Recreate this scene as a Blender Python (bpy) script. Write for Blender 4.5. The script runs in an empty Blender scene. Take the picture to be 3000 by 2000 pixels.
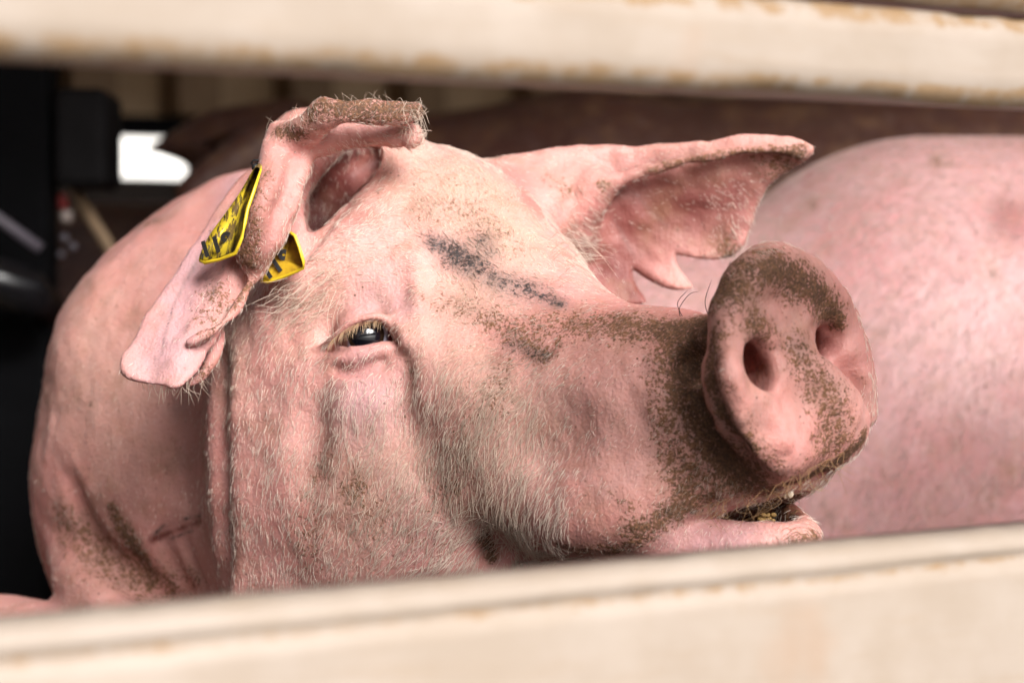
import bpy, math, random
import numpy as np
from mathutils import Vector, Matrix

# ------------------------------------------------------------------ camera, sky, sun, exposure
S = bpy.context.scene
COL = S.collection
FPX, CAMD = 7083.33, 1.417           # focal length in photo pixels (3000 wide), metres to the focal plane
cam = bpy.data.cameras.new('camera'); cam.lens = 85; cam.sensor_width = 36
cam.clip_start = 0.05; cam.clip_end = 500
cam.dof.use_dof = True; cam.dof.focus_distance = CAMD - 0.030; cam.dof.aperture_fstop = 5.0
cam.dof.aperture_blades = 7
camo = bpy.data.objects.new('camera', cam); COL.objects.link(camo)
camo.location = (0, -CAMD, 0); camo.rotation_euler = (math.pi/2, 0, 0)
S.camera = camo

SUN_AZ, SUN_EL = 28.0, 35.0          # degrees right of "behind the camera", and above the horizon
W = bpy.data.worlds.new('World'); S.world = W; W.use_nodes = True
wn = W.node_tree.nodes; wl = W.node_tree.links; wn.clear()
wo = wn.new('ShaderNodeOutputWorld'); bg = wn.new('ShaderNodeBackground')
sky = wn.new('ShaderNodeTexSky'); sky.sky_type = 'NISHITA'; sky.sun_disc = False
sky.sun_elevation = math.radians(SUN_EL); sky.sun_rotation = math.radians(180 - SUN_AZ)
sky.air_density = 1.0; sky.dust_density = 4.0; sky.ozone_density = 0.6
hsv = wn.new('ShaderNodeHueSaturation'); hsv.inputs['Saturation'].default_value = 0.25
wl.new(sky.outputs[0], hsv.inputs['Color']); wl.new(hsv.outputs[0], bg.inputs[0]); bg.inputs[1].default_value = 0.09
wl.new(bg.outputs[0], wo.inputs[0])
sun = bpy.data.lights.new('sun', 'SUN'); sun.energy = 3.4; sun.angle = math.radians(30); sun.color = (1, 0.978, 0.955)
suno = bpy.data.objects.new('sun', sun); COL.objects.link(suno)
az, el = math.radians(SUN_AZ), math.radians(SUN_EL)
suno.location = (2, -3, 4)
suno.rotation_euler = Vector((math.sin(az)*math.cos(el), -math.cos(az)*math.cos(el), math.sin(el))).to_track_quat('Z', 'Y').to_euler()
S.view_settings.view_transform = 'Standard'; S.view_settings.look = 'None'
S.view_settings.gamma = 1; S.view_settings.exposure = 1.0
S.render.engine = 'CYCLES'; S.cycles.use_denoising = True
S.cycles.max_bounces = 8; S.cycles.diffuse_bounces = 4; S.cycles.transparent_max_bounces = 8

FINE = 0.0018
# ------------------------------------------------------------------ helpers
def P(u, v, y):
    d = CAMD + y
    return np.array([(u-1500)/FPX*d, y, (1000-v)/FPX*d])
def R(px, y): return px/FPX*(CAMD+y)
def Q(u, v, y, r): return (P(u, v, y), R(r, y))      # a point with a radius, both read in photo pixels at depth y
def norm(a): a = np.asarray(a, float); return a/np.linalg.norm(a)
def smoothstep(a, b, x):
    t = np.clip((x-a)/(b-a), 0, 1); return t*t*(3-2*t)

class Vnoise:
    def __init__(self, seed, n=32):
        self.n = n; self.g = np.random.default_rng(seed).random((n, n, n)).astype(np.float32)
    def __call__(self, p, scale):
        q = np.asarray(p)/scale; i = np.floor(q).astype(int); f = q-i; f = f*f*(3-2*f); n = self.n
        r = 0
        for dx in (0, 1):
            for dy in (0, 1):
                for dz in (0, 1):
                    w = (f[:, 0] if dx else 1-f[:, 0])*(f[:, 1] if dy else 1-f[:, 1])*(f[:, 2] if dz else 1-f[:, 2])
                    r = r + w*self.g[(i[:, 0]+dx) % n, (i[:, 1]+dy) % n, (i[:, 2]+dz) % n]
        return r

class Field:
    """A signed distance field on a rectilinear grid: shapes are blended in, then the zero surface is meshed."""
    def __init__(self, xs, ys, zs):
        self.ax = [np.asarray(a, np.float32) for a in (xs, ys, zs)]
        self.D = np.full([len(a) for a in self.ax], 1.0, np.float32)
    def block(self, lo, hi):
        sl = []
        for a, l, h in zip(self.ax, lo, hi):
            i0 = max(0, np.searchsorted(a, l)-1); i1 = min(len(a), np.searchsorted(a, h)+1)
            sl.append(slice(i0, max(i1, i0)))
        if any(s.stop-s.start < 2 for s in sl): return None
        x, y, z = (a[s] for a, s in zip(self.ax, sl))
        return tuple(sl), x[:, None, None], y[None, :, None], z[None, None, :]
    def put(self, sl, b, k, op):
        a = self.D[sl]
        if op == 'sub':
            b = -b
            h = np.maximum(k-np.abs(a-b), 0)/k if k > 0 else 0
            self.D[sl] = np.maximum(a, b)+h*h*k*0.25
        else:
            h = np.maximum(k-np.abs(a-b), 0)/k if k > 0 else 0
            self.D[sl] = np.minimum(a, b)-h*h*k*0.25
    def chain(self, pts, k=0.01, op='add', sub=3):
        if len(pts) > 2 and sub > 1:                      # round the corners of the path
            q = np.array([list(p)+[r] for p, r in pts]); o = []
            for i in range(len(q)-1):
                p0, p1, p2, p3 = q[max(i-1, 0)], q[i], q[i+1], q[min(i+2, len(q)-1)]
                for j in range(sub):
                    t = j/sub
                    o.append(0.5*((2*p1)+(-p0+p2)*t+(2*p0-5*p1+4*p2-p3)*t*t+(-p0+3*p1-3*p2+p3)*t**3))
            o.append(q[-1]); pts = [(a[:3], a[3]) for a in o]
        C = np.array([p for p, r in pts]); m = max(r for p, r in pts)+k*1.3+0.004
        B = self.block(C.min(0)-m, C.max(0)+m)
        if B is None: return
        sl, x, y, z = B; best = None
        for (p0, r0), (p1, r1) in (zip(pts[:-1], pts[1:]) if len(pts) > 1 else [(pts[0], pts[0])]):
            d = p1-p0; L = float(d@d)
            if L < 1e-12: t = 0
            else: t = np.clip(((x-p0[0])*d[0]+(y-p0[1])*d[1]+(z-p0[2])*d[2])/L, 0, 1).astype(np.float32)
            q = np.sqrt((x-p0[0]-t*d[0])**2+(y-p0[1]-t*d[1])**2+(z-p0[2]-t*d[2])**2)-(r0+t*(r1-r0))
            best = q if best is None else np.minimum(best, q)
        self.put(sl, best.astype(np.float32), k, op)
    def ell(self, c, radii, axes=None, k=0.01, op='add'):
        A = np.eye(3) if axes is None else np.array([norm(a) for a in axes])
        radii = np.asarray(radii, float)
        ext = np.sqrt(((A*radii[:, None])**2).sum(0))+k*1.3+0.004
        B = self.block(c-ext, c+ext)
        if B is None: return
        sl, x, y, z = B
        x, y, z = x-c[0], y-c[1], z-c[2]
        l = [x*a[0]+y*a[1]+z*a[2] for a in A]
        k0 = np.sqrt(sum((q/r)**2 for q, r in zip(l, radii)))
        k1 = np.sqrt(sum((q/(r*r))**2 for q, r in zip(l, radii)))+1e-6
        self.put(sl, (k0*(k0-1)/k1).astype(np.float32), k, op)
    def slab(self, c, n, t1, t2, poly, h, rnd, k=0.01):
        """A rounded slab with outline poly (in the t1,t2 plane through c), half thickness h."""
        poly = np.asarray(poly); m = np.abs(poly).max()*1.25+h+k*1.3+0.01
        sl, x, y, z = self.block(c-m, c+m)
        x, y, z = x-c[0], y-c[1], z-c[2]
        ln, l1, l2 = [(x*q[0]+y*q[1]+z*q[2]).astype(np.float32) for q in (n, t1, t2)]
        d = np.full(l1.shape, 1e9, np.float32); ins = np.zeros(l1.shape, bool)
        for (ax, az), (bx, bz) in zip(poly, np.roll(poly, -1, 0)):
            ex, ez = bx-ax, bz-az
            t = np.clip(((l1-ax)*ex+(l2-az)*ez)/(ex*ex+ez*ez+1e-12), 0, 1)
            d = np.minimum(d, (l1-ax-t*ex)**2+(l2-az-t*ez)**2)
            ins ^= ((az > l2) != (bz > l2)) & (l1 < (bx-ax)*(l2-az)/(bz-az+1e-12)+ax)
        d = np.sqrt(d)*np.where(ins, -1, 1)
        q1, q2 = d+rnd, np.abs(ln)-h+rnd
        s = np.minimum(np.maximum(q1, q2), 0)+np.sqrt(np.maximum(q1, 0)**2+np.maximum(q2, 0)**2)-rnd
        self.put(sl, s.astype(np.float32), k, 'add')
    def sheet(self, poly, yf, hf, rnd, k=0.006):
        """A curved sheet: outline poly in x,z, middle depth yf(x,z), half thickness hf(x,z)."""
        poly = np.asarray(poly); lo = poly.min(0); hi = poly.max(0)
        gx, gz = np.meshgrid(np.linspace(lo[0], hi[0], 12), np.linspace(lo[1], hi[1], 12), indexing='ij')
        yy = yf(gx, gz); m = 0.012+k*1.3
        sl, x, y, z = self.block((lo[0]-m, yy.min()-m, lo[1]-m), (hi[0]+m, yy.max()+m, hi[1]+m))
        X = x[:, :, 0]; Z = z[:, 0, :]
        px = np.broadcast_to(X, (X.shape[0], Z.shape[1])); pz = np.broadcast_to(Z, px.shape)
        d = np.full(px.shape, 1e9); ins = np.zeros(px.shape, bool)
        for (ax, az), (bx, bz) in zip(poly, np.roll(poly, -1, 0)):
            ex, ez = bx-ax, bz-az
            t = np.clip(((px-ax)*ex+(pz-az)*ez)/(ex*ex+ez*ez+1e-12), 0, 1)
            d = np.minimum(d, (px-ax-t*ex)**2+(pz-az-t*ez)**2)
            c = ((az > pz) != (bz > pz)) & (px < (bx-ax)*(pz-az)/(bz-az+1e-12)+ax)
            ins ^= c
        d = np.sqrt(d)*np.where(ins, -1, 1)
        q1 = (d+rnd)[:, None, :]; q2 = np.abs(y-yf(px, pz)[:, None, :])-hf(px, pz)[:, None, :]+rnd
        s = np.minimum(np.maximum(q1, q2), 0)+np.sqrt(np.maximum(q1, 0)**2+np.maximum(q2, 0)**2)-rnd
        self.put(sl, s.astype(np.float32), k, 'add')
    def front(self, u, v, y0=-0.19, y1=0.6):
        """Depth at which the camera ray through photo pixel u,v meets the surface."""
        ys = np.arange(y0, y1, 0.0005); d = CAMD+ys
        x, z = (u-1500)/FPX*d, (1000-v)/FPX*d
        i, j, k = (np.clip(np.searchsorted(a, q), 1, len(a)-1) for a, q in zip(self.ax, (x, ys, z)))
        i, j, k = (np.where(np.abs(a[n-1]-q) < np.abs(a[n]-q), n-1, n) for a, n, q in zip(self.ax, (i, j, k), (x, ys, z)))
        w = self.D[i, j, k]; h = np.nonzero(w < 0)[0]
        if not len(h): return 0.1
        m = h[0]
        if m == 0: return float(ys[0])
        return float(ys[m])-0.0005*float(w[m])/float(w[m]-w[m-1]) if w[m-1] < 0.02 else float(ys[m])
    def groove(self, pts, k=0.010):
        """pts: (u, v, half width in px, depth in m) pressed into the surface."""
        self.chain([(P(u, v, self.front(u, v)-R(r, 0)+d), R(r, 0)) for u, v, r, d in pts], k=k, op='sub')
    def ridge(self, pts, k=0.012):
        """pts: (u, v, radius in px, height in m) raised from the surface."""
        self.chain([(P(u, v, self.front(u, v)+R(r, 0)-h), R(r, 0)) for u, v, r, h in pts], k=k)
    def mesh(self):
        D = self.D; s = D < 0
        c = None; allc = None
        for i in (0, 1):
            for j in (0, 1):
                for k in (0, 1):
                    b = s[i:s.shape[0]-1+i, j:s.shape[1]-1+j, k:s.shape[2]-1+k]
                    c = b.copy() if c is None else np.logical_or(c, b, out=c)
                    allc = b.copy() if allc is None else np.logical_and(allc, b, out=allc)
        act = c & ~allc; I, J, K = np.nonzero(act)
        idx = np.full(act.shape, -1, np.int32); idx[I, J, K] = np.arange(len(I))
        X, Y, Z = self.ax
        off = [(i, j, k) for i in (0, 1) for j in (0, 1) for k in (0, 1)]
        val = np.stack([D[I+o[0], J+o[1], K+o[2]] for o in off], 1)
        pos = np.stack([np.stack([X[I+o[0]], Y[J+o[1]], Z[K+o[2]]], 1) for o in off], 1)
        acc = np.zeros((len(I), 3)); cnt = np.zeros(len(I))
        for a in range(8):
            for b in range(a+1, 8):
                if sum(abs(p-q) for p, q in zip(off[a], off[b])) != 1: continue
                m = (val[:, a] < 0) != (val[:, b] < 0)
                t = val[m, a]/(val[m, a]-val[m, b])
                acc[m] += pos[m, a]*(1-t)[:, None]+pos[m, b]*t[:, None]; cnt[m] += 1
        V = acc/cnt[:, None]
        F = []
        for ax in range(3):
            a = [slice(None)]*3; b = [slice(None)]*3
            a[ax] = slice(0, -1); b[ax] = slice(1, None)
            ch = s[tuple(a)] != s[tuple(b)]
            i, j, k = np.nonzero(ch); n = [i, j, k]; o1, o2 = [q for q in range(3) if q != ax]
            ok = (n[o1] > 0) & (n[o2] > 0) & (n[o1] < s.shape[o1]-1) & (n[o2] < s.shape[o2]-1)
            n = [q[ok] for q in n]
            flip = s[tuple(a)][n[0], n[1], n[2]]
            def cell(d1, d2):
                m = [q.copy() for q in n]; m[o1] -= d1; m[o2] -= d2
                return idx[m[0], m[1], m[2]]
            q = np.stack([cell(0, 0), cell(1, 0), cell(1, 1), cell(0, 1)], 1)
            if ax == 1: flip = ~flip
            q[flip] = q[flip][:, ::-1]
            F.append(q)
        F = np.concatenate(F); F = F[(F >= 0).all(1)][:, ::-1]
        return V, F

def grid_axis(knots):
    """knots: [(from, to, step)] joined with graded steps in between."""
    out = [knots[0][0]]
    for lo, hi, st in knots:
        n = max(1, int(round((hi-lo)/st)))
        out += list(np.linspace(lo, hi, n+1)[1:])
    return np.array(sorted(set(np.round(out, 6))))
def smooth(V, F, it, lam=0.5):
    n = len(V)
    e = np.concatenate([F[:, [0, 1]], F[:, [1, 2]], F[:, [2, 3]], F[:, [3, 0]]])
    cnt = np.bincount(e.ravel(), minlength=n).astype(float)
    for i in range(it):
        for l in (lam, -lam*1.03):
            acc = np.stack([np.bincount(e[:, 0], V[e[:, 1], c], n)+np.bincount(e[:, 1], V[e[:, 0], c], n) for c in range(3)], 1)
            V = V+l*(acc/np.maximum(cnt, 1)[:, None]-V)
    return V
def link(name, me, mat=None, parent=None, smooth_=True):
    o = bpy.data.objects.new(name, me); COL.objects.link(o)
    if mat: me.materials.append(mat)
    if parent: o.parent = parent
    if smooth_ and hasattr(me, 'polygons') and len(me.polygons):
        me.polygons.foreach_set('use_smooth', np.ones(len(me.polygons), bool))
    return o
def mesh_from(name, V, F):
    me = bpy.data.meshes.new(name)
    F = np.asarray(F); V = np.asarray(V, np.float32)
    me.vertices.add(len(V)); me.vertices.foreach_set('co', V.ravel())
    me.loops.add(F.size); me.loops.foreach_set('vertex_index', F.ravel().astype(np.int32))
    me.polygons.add(len(F)); me.polygons.foreach_set('loop_start', np.arange(0, F.size, F.shape[1], dtype=np.int32))
    me.update(calc_edges=True); me.validate()
    return me
def tag(o, label=None, cat=None, group=None, kind=None):
    for k_, v_ in (('label', label), ('category', cat), ('group', group), ('kind', kind)):
        if v_: o[k_] = v_
    return o

# ------------------------------------------------------------------ the main pig

def material(name):
    m = bpy.data.materials.new(name); m.use_nodes = True
    nt = m.node_tree; nt.nodes.clear()
    o = nt.nodes.new('ShaderNodeOutputMaterial'); b = nt.nodes.new('ShaderNodeBsdfPrincipled')
    nt.links.new(b.outputs[0], o.inputs[0])
    return m, nt, b
class NT:
    """Shorthand for building shader graphs."""
    def __init__(self, nt): self.nt = nt
    def n(self, kind, **kw):
        x = self.nt.nodes.new('ShaderNode'+kind)
        for k_, v_ in kw.items(): setattr(x, k_, v_)
        return x
    def set(self, sock, v):
        if isinstance(v, bpy.types.NodeSocket): self.nt.links.new(v, sock)
        elif isinstance(v, (tuple, list)): sock.default_value = tuple(v)+((1,) if len(v) == 3 and len(sock.default_value) == 4 else ())
        else: sock.default_value = v
    def math(self, op, a, b=0.0, c=0.0, clamp=False):
        x = self.n('Math', operation=op, use_clamp=clamp)
        for i, v in enumerate((a, b, c)): self.set(x.inputs[i], v)
        return x.outputs[0]
    def mix(self, f, a, b):
        x = self.n('Mix', data_type='RGBA'); self.set(x.inputs[0], f); self.set(x.inputs[6], a); self.set(x.inputs[7], b); return x.outputs[2]
    def step(self, v, lo, hi):
        x = self.n('MapRange', interpolation_type='SMOOTHSTEP'); self.set(x.inputs[0], v); self.set(x.inputs[1], lo); self.set(x.inputs[2], hi); return x.outputs[0]
    def coord(self, scale=(1, 1, 1), obj=True):
        t = self.n('TexCoord'); m = self.n('Mapping'); self.nt.links.new(t.outputs['Object'], m.inputs[0]); m.inputs['Scale'].default_value = scale; return m.outputs[0]
    def noise(self, vec, scale, detail=4, rough=0.55, dist=0.0):
        x = self.n('TexNoise'); self.set(x.inputs['Vector'], vec); x.inputs['Scale'].default_value = scale; x.inputs['Detail'].default_value = detail
        x.inputs['Roughness'].default_value = rough; x.inputs['Distortion'].default_value = dist; return x.outputs[0]
    def voro(self, vec, scale, rnd=1.0):
        x = self.n('TexVoronoi'); self.set(x.inputs['Vector'], vec); x.inputs['Scale'].default_value = scale; x.inputs['Randomness'].default_value = rnd; return x.outputs['Distance'], x.outputs['Color']
    def attr(self, name):
        x = self.n('Attribute', attribute_name=name); s_ = self.n('SeparateColor'); self.nt.links.new(x.outputs['Color'], s_.inputs[0]); return s_.outputs
    def bump(self, h, strength, dist, prev=None):
        x = self.n('Bump'); self.set(x.inputs['Height'], h); x.inputs['Strength'].default_value = strength; x.inputs['Distance'].default_value = dist
        if prev: self.nt.links.new(prev, x.inputs['Normal'])
        return x.outputs[0]

def skin_material(name, fuzz=0.0, base=(0.53, 0.262, 0.228), dirt=0.38):
    m, nt, b = material(name); g = NT(nt); co = g.coord()
    mud_shade, ink, red = g.attr('mask_a')[:3]; tan, pale, wet = g.attr('mask_b')[:3]
    blot = g.noise(co, 14, 3); mid = g.noise(co, 60, 4); fine = g.noise(co, 260, 4, 0.6); finest = g.noise(co, 800, 3, 0.6)
    c = g.mix(g.step(blot, 0.35, 0.7), base, (base[0]*1.02, base[1]*0.86, base[2]*0.88))
    c = g.mix(g.math('MULTIPLY', g.step(mid, 0.4, 0.75), 0.5), c, (base[0]*1.03, base[1]*1.15, base[2]*1.2))
    c = g.mix(g.math('MULTIPLY', g.step(fine, 0.5, 0.8), 0.35), c, (base[0]*0.95, base[1]*0.68, base[2]*0.62))
    c = g.mix(g.math('MULTIPLY', pale, 0.75), c, (0.42, 0.255, 0.275))
    c = g.mix(g.math('MULTIPLY', red, g.math('ADD', g.math('MULTIPLY', mid, 0.5), 0.68)), c, (0.135, 0.026, 0.020))  # skin redness, kept dark to carry the shade of ears, nostrils and mouth
    c = g.mix(g.math('MULTIPLY', tan, g.math('ADD', g.math('MULTIPLY', mid, 0.8), 0.15)), c, (0.50, 0.345, 0.262))
    # thin brownish film of dirt everywhere, mud and painted shade where the mask says so
    c = g.mix(g.math('MULTIPLY', g.step(g.noise(co, 35, 6, 0.65), 0.45, 0.72), dirt), c, (0.22, 0.12, 0.06))
    nm = g.math('ADD', g.math('MULTIPLY', g.noise(co, 75, 6, 0.7), 0.5), g.math('SUBTRACT', g.math('ADD', g.math('MULTIPLY', g.noise(co, 260, 2, 0.6), 0.85), g.math('MULTIPLY', g.noise(co, 640, 2, 0.6), 1.1)), 0.725))
    t = g.math('SUBTRACT', nm, g.math('SUBTRACT', 1.0, g.math('MULTIPLY', mud_shade, 0.90)))
    c = g.mix(g.math('MULTIPLY', g.math('MULTIPLY', g.math('POWER', mud_shade, 1.3), g.math('ADD', 0.45, g.math('MULTIPLY', mid, 0.8))), 0.58), c, g.mix(blot, (0.12, 0.062, 0.030), (0.18, 0.095, 0.050)))
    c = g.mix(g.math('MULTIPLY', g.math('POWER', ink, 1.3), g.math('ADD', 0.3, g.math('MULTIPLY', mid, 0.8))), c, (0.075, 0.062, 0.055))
    mf = g.math('MULTIPLY', g.step(t, 0.0, 0.30), g.step(mud_shade, 0.0, 0.2))
    mc = g.mix(g.step(fine, .35, .65), (0.052, 0.025, 0.011), (0.165, 0.076, 0.034))
    mc = g.mix(g.step(t, 0.25, 0.60), mc, g.mix(fine, (0.018, 0.011, 0.006), (0.062, 0.032, 0.014)))
    c = g.mix(g.math('MULTIPLY', mf, 0.93), c, mc)
    t2 = g.math('SUBTRACT', nm, g.math('SUBTRACT', 1.0, g.math('MULTIPLY', ink, 0.80)))
    inkf = g.math('MULTIPLY', g.step(t2, 0.0, 0.4), g.step(ink, 0.0, 0.15))
    c = g.mix(g.math('MULTIPLY', inkf, 0.95), c, (0.030, 0.024, 0.024))
    # crumbs: small dark specks
    vd, vc = g.voro(co, 420); sp = g.n('SeparateColor'); nt.links.new(vc, sp.inputs[0])
    keep = g.step(sp.outputs[0], g.math('SUBTRACT', 0.95, g.math('MULTIPLY', mud_shade, 0.40)), 0.99)
    spk = g.math('MULTIPLY', g.math('SUBTRACT', 1.0, g.step(vd, 0.22, 0.36)), keep)
    spk = g.math('MULTIPLY', spk, g.step(g.noise(co, 30, 3), 0.42, 0.6))
    c = g.mix(g.math('MULTIPLY', spk, 0.85), c, (0.07, 0.035, 0.014))
    if fuzz:
        fz = g.noise(g.coord((1, 1, .45)), 130, 5, .7); c = g.mix(g.math('MULTIPLY', g.step(fz, .42, .68), fuzz), c, (0.26, 0.16, 0.11))
        c = g.mix(g.math('MULTIPLY', g.step(g.noise(g.coord((1, 1, .45)), 95, 4, .7), .5, .7), fuzz), c, (0.56, 0.43, 0.41))
    g.set(b.inputs['Base Color'], c)
    r = g.math('SUBTRACT', g.math('ADD', 0.52, g.math('MULTIPLY', mf, 0.3)), g.math('MULTIPLY', wet, 0.32))
    g.set(b.inputs['Roughness'], r)
    b.inputs['Specular IOR Level'].default_value = 0.35
    b.inputs['Subsurface Weight'].default_value = 0.22; b.inputs['Subsurface Radius'].default_value = (1.0, 0.35, 0.2); b.inputs['Subsurface Scale'].default_value = 0.006
    wr = g.noise(g.coord((1, 1, 0.35)), 200, 6, 0.65, 0.6)
    h = g.bump(wr, 0.12 if fuzz else 0.5, 0.0018)
    h = g.bump(g.math('ADD', finest, g.math('MULTIPLY', mf, g.math('MULTIPLY', fine, 3.0))), 0.12 if fuzz else 0.45, 0.0006, h)
    if not fuzz:
        pv, _ = g.voro(co, 430); h = g.bump(pv, 0.22, 0.0012, h)
    g.set(b.inputs['Normal'], h)
    return m
def hair_material(name):
    m, nt, b = material(name); g = NT(nt)
    x = g.n('Attribute', attribute_name='tint'); g.set(b.inputs['Base Color'], x.outputs['Color'])
    b.inputs['Roughness'].default_value = 0.42; b.inputs['Specular IOR Level'].default_value = 0.5
    tr = g.n('BsdfTranslucent'); nt.links.new(x.outputs['Color'], tr.inputs[0])
    mx = g.n('MixShader'); mx.inputs[0].default_value = 0.3
    nt.links.new(b.outputs[0], mx.inputs[1]); nt.links.new(tr.outputs[0], mx.inputs[2])
    nt.links.new(mx.outputs[0], [n_ for n_ in nt.nodes if n_.type == 'OUTPUT_MATERIAL'][0].inputs[0])
    return m
def plain(name, col, rough=0.6, metal=0.0, col2=None, scale=20, bump=0.0, bscale=None, spec=0.5, stretch=(1, 1, 1)):
    m, nt, b = material(name); g = NT(nt); co = g.coord(stretch)
    n = g.noise(co, scale, 5, 0.6)
    g.set(b.inputs['Base Color'], g.mix(g.step(n, 0.35, 0.68), col, col2 or tuple(x*0.75 for x in col)))
    g.set(b.inputs['Roughness'], g.math('ADD', rough-0.08, g.math('MULTIPLY', n, 0.16)))
    b.inputs['Metallic'].default_value = metal; b.inputs['Specular IOR Level'].default_value = spec
    if bump: g.set(b.inputs['Normal'], g.bump(g.noise(co, bscale or scale*4, 4), 0.5, bump))
    return m
SKIN = skin_material('pig_skin'); HAIR = hair_material('pig_hair')

al = math.radians(43)
HF = np.array([math.cos(al), -math.sin(al), 0.0])      # where the snout points
HS = np.array([math.sin(al), math.cos(al), 0.0])       # the pig's far side
HU = np.array([0, 0, 1.0])

def build_pig():
    f = FINE
    F = Field(
        grid_axis([(-0.50, -0.34, 0.012), (-0.34, -0.115, f*1.15), (-0.115, -0.05, f*0.55), (-0.05, 0.235, f), (0.235, 0.44, 0.012)]),
        grid_axis([(-0.20, -0.17, 0.008), (-0.17, 0.02, f), (0.02, 0.20, f*1.15), (0.20, 0.42, 0.006), (0.42, 1.7, 0.02)]),
        grid_axis([(-0.70, -0.24, 0.014), (-0.24, -0.16, 0.005), (-0.16, -0.01, f), (-0.01, 0.022, f*0.55), (0.022, 0.165, f), (0.165, 0.30, 0.008)]))
    c, e = F.chain, F.ell
    # torso, shoulder, rump, legs
    c([(P(960, 1290, 0.42), 0.195), (P(1060, 1310, 0.85), 0.225), (P(1080, 1340, 1.25), 0.205)], k=0.03)
    e(P(560, 1330, 0.27), (0.110, 0.12, 0.150), k=0.06)
    for (x, y) in ((-0.27, 0.34), (-0.02, 0.36), (-0.26, 1.32), (-0.03, 1.32)):
        c([(np.array([x, y, -0.28]), 0.085), (np.array([x, y-0.02, -0.45]), 0.05), (np.array([x, y, -0.60]), 0.034), (np.array([x, y-0.02, -0.655]), 0.036)], k=0.03)
    # neck
    c([(P(900, 1060, 0.28), 0.140), (P(1150, 1000, 0.16), 0.100)], k=0.05)
    c([(P(800, 1500, 0.28), 0.140), (P(1150, 1560, 0.13), 0.095)], k=0.05)
    # folds of the elbow, lower left
    c([Q(-40, 1900, 0.22, 150), Q(200, 1900, 0.18, 150), Q(420, 1940, 0.15, 150)], k=0.012)
    c([Q(205, 1530, 0.23, 70), Q(235, 1680, 0.185, 95), Q(380, 1830, 0.150, 110)], k=0.010)
    # skull and cheeks
    e(P(1235, 800, 0.115), (0.084, 0.076, 0.082), (HF, HS, HU), k=0.03)
    e(P(1365, 900, 0.090), (0.068, 0.058, 0.070), (HF, HS, HU), k=0.03)
    e(P(1310, 1180, 0.085), (0.105, 0.070, 0.11), (HF, HS, HU), k=0.04)
    e(P(1180, 1450, 0.075), (0.110, 0.086, 0.105), (HF, HS, HU), k=0.04)
    e(P(1000, 1250, 0.085), (0.09, 0.070, 0.13), (HF, HS, HU), k=0.04)
    # vertical neck fold behind the cheek
    c([Q(742, 1000, 0.092, 85), Q(752, 1160, 0.074, 100), Q(760, 1400, 0.063, 106), Q(764, 1600, 0.061, 112), Q(770, 1800, 0.061, 120)], k=0.026)
    F.groove([(628, 1050, 24, -.006), (632, 1200, 30, .004), (636, 1400, 30, .005), (640, 1600, 30, .005), (640, 1760, 30, .003)], k=.016)
    c([Q(865, 1120, 0.058, 50), Q(880, 1400, 0.046, 60), Q(890, 1800, 0.04, 70)], k=0.02)
    # snout
    c([Q(1460, 1090, 0.060, 310), Q(1720, 1215, 0.008, 272), Q(1960, 1200, -0.040, 232), Q(2170, 1130, -0.078, 212)], k=0.045)
    c([Q(1420, 1370, 0.035, 215), Q(1720, 1385, -0.010, 215), Q(1980, 1360, -0.048, 178), Q(2200, 1300, -0.080, 130)], k=0.05)
    c([Q(1530, 990, 0.048, 165), Q(1660, 1075, 0.024, 160), Q(1800, 1140, -0.006, 178), Q(1920, 1160, -0.03, 180)], k=0.04)
    # far side of the upper lip
    c([(P(1800, 1420, 0.04), 0.036), (P(2120, 1390, 0.0), 0.030), (P(2330, 1310, -0.05), 0.026)], k=0.03)
    # the disc: a slab facing right and towards us; its features are placed by where they show
    n = norm([0.74, -0.66, 0.10]); t2 = norm(np.array([0.10, 0.12, 0.97])); t2 = norm(t2-n*(t2@n))
    t1 = np.cross(t2, n); t1 = t1 if t1[0] > 0 else -t1
    dc = P(2300, 1080, -0.103); eye0 = np.array([0, -CAMD, 0.0])
    def DP(u, v, h):
        d = P(u, v, 0)-eye0
        return eye0+d*(((dc+n*h-eye0)@n)/(d@n))
    ol = [(2250, 752), (2330, 772), (2400, 822), (2450, 890), (2492, 960), (2522, 1060), (2540, 1160), (2540, 1240), (2500, 1295), (2430, 1345), (2360, 1385), (2305, 1400), (2262, 1362), (2200, 1290), (2152, 1225), (2128, 1155), (2124, 1080), (2138, 1000), (2162, 930), (2182, 860), (2205, 790)]
    pl = [((DP(u, v, 0)-dc)@t1, (DP(u, v, 0)-dc)@t2) for u, v in ol]
    F.slab(dc-n*0.006, n, t1, t2, spl(pl, 4), 0.016, 0.0155, k=0.012)
    c([(DP(2150, 900, .002), .011), (DP(2195, 815, .003), .012), (DP(2265, 780, .004), .013), (DP(2350, 805, .003), .012), (DP(2430, 890, .001), .010)], k=0.014)
    c([(DP(2150, 960, .002), .011), (DP(2146, 1060, .005), .0135), (DP(2168, 1165, .005), .0135), (DP(2205, 1245, .003), .013), (DP(2260, 1320, .000), .011)], k=0.014)
    c([(DP(2315, 870, .004), .010), (DP(2330, 970, .005), .010), (DP(2365, 1075, .006), .014), (DP(2410, 1170, .004), .019), (DP(2440, 1240, .000), .020)], k=0.014)
    c([(DP(2465, 930, -.003), .008), (DP(2500, 1030, -.003), .008), (DP(2525, 1130, -.004), .008), (DP(2535, 1220, -.006), .007)], k=0.012)
    c([(DP(2205, 1040, .030), .0085), (DP(2222, 1045, .008), .0100), (DP(2222, 1045, .008)-n*.055+t1*.010, .009)], k=0.009, op='sub')
    c([(DP(2222, 1095, .028), .0062), (DP(2238, 1098, .006), .0078), (DP(2238, 1098, .006)-n*.045+t1*.006, .008)], k=0.007, op='sub')
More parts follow.
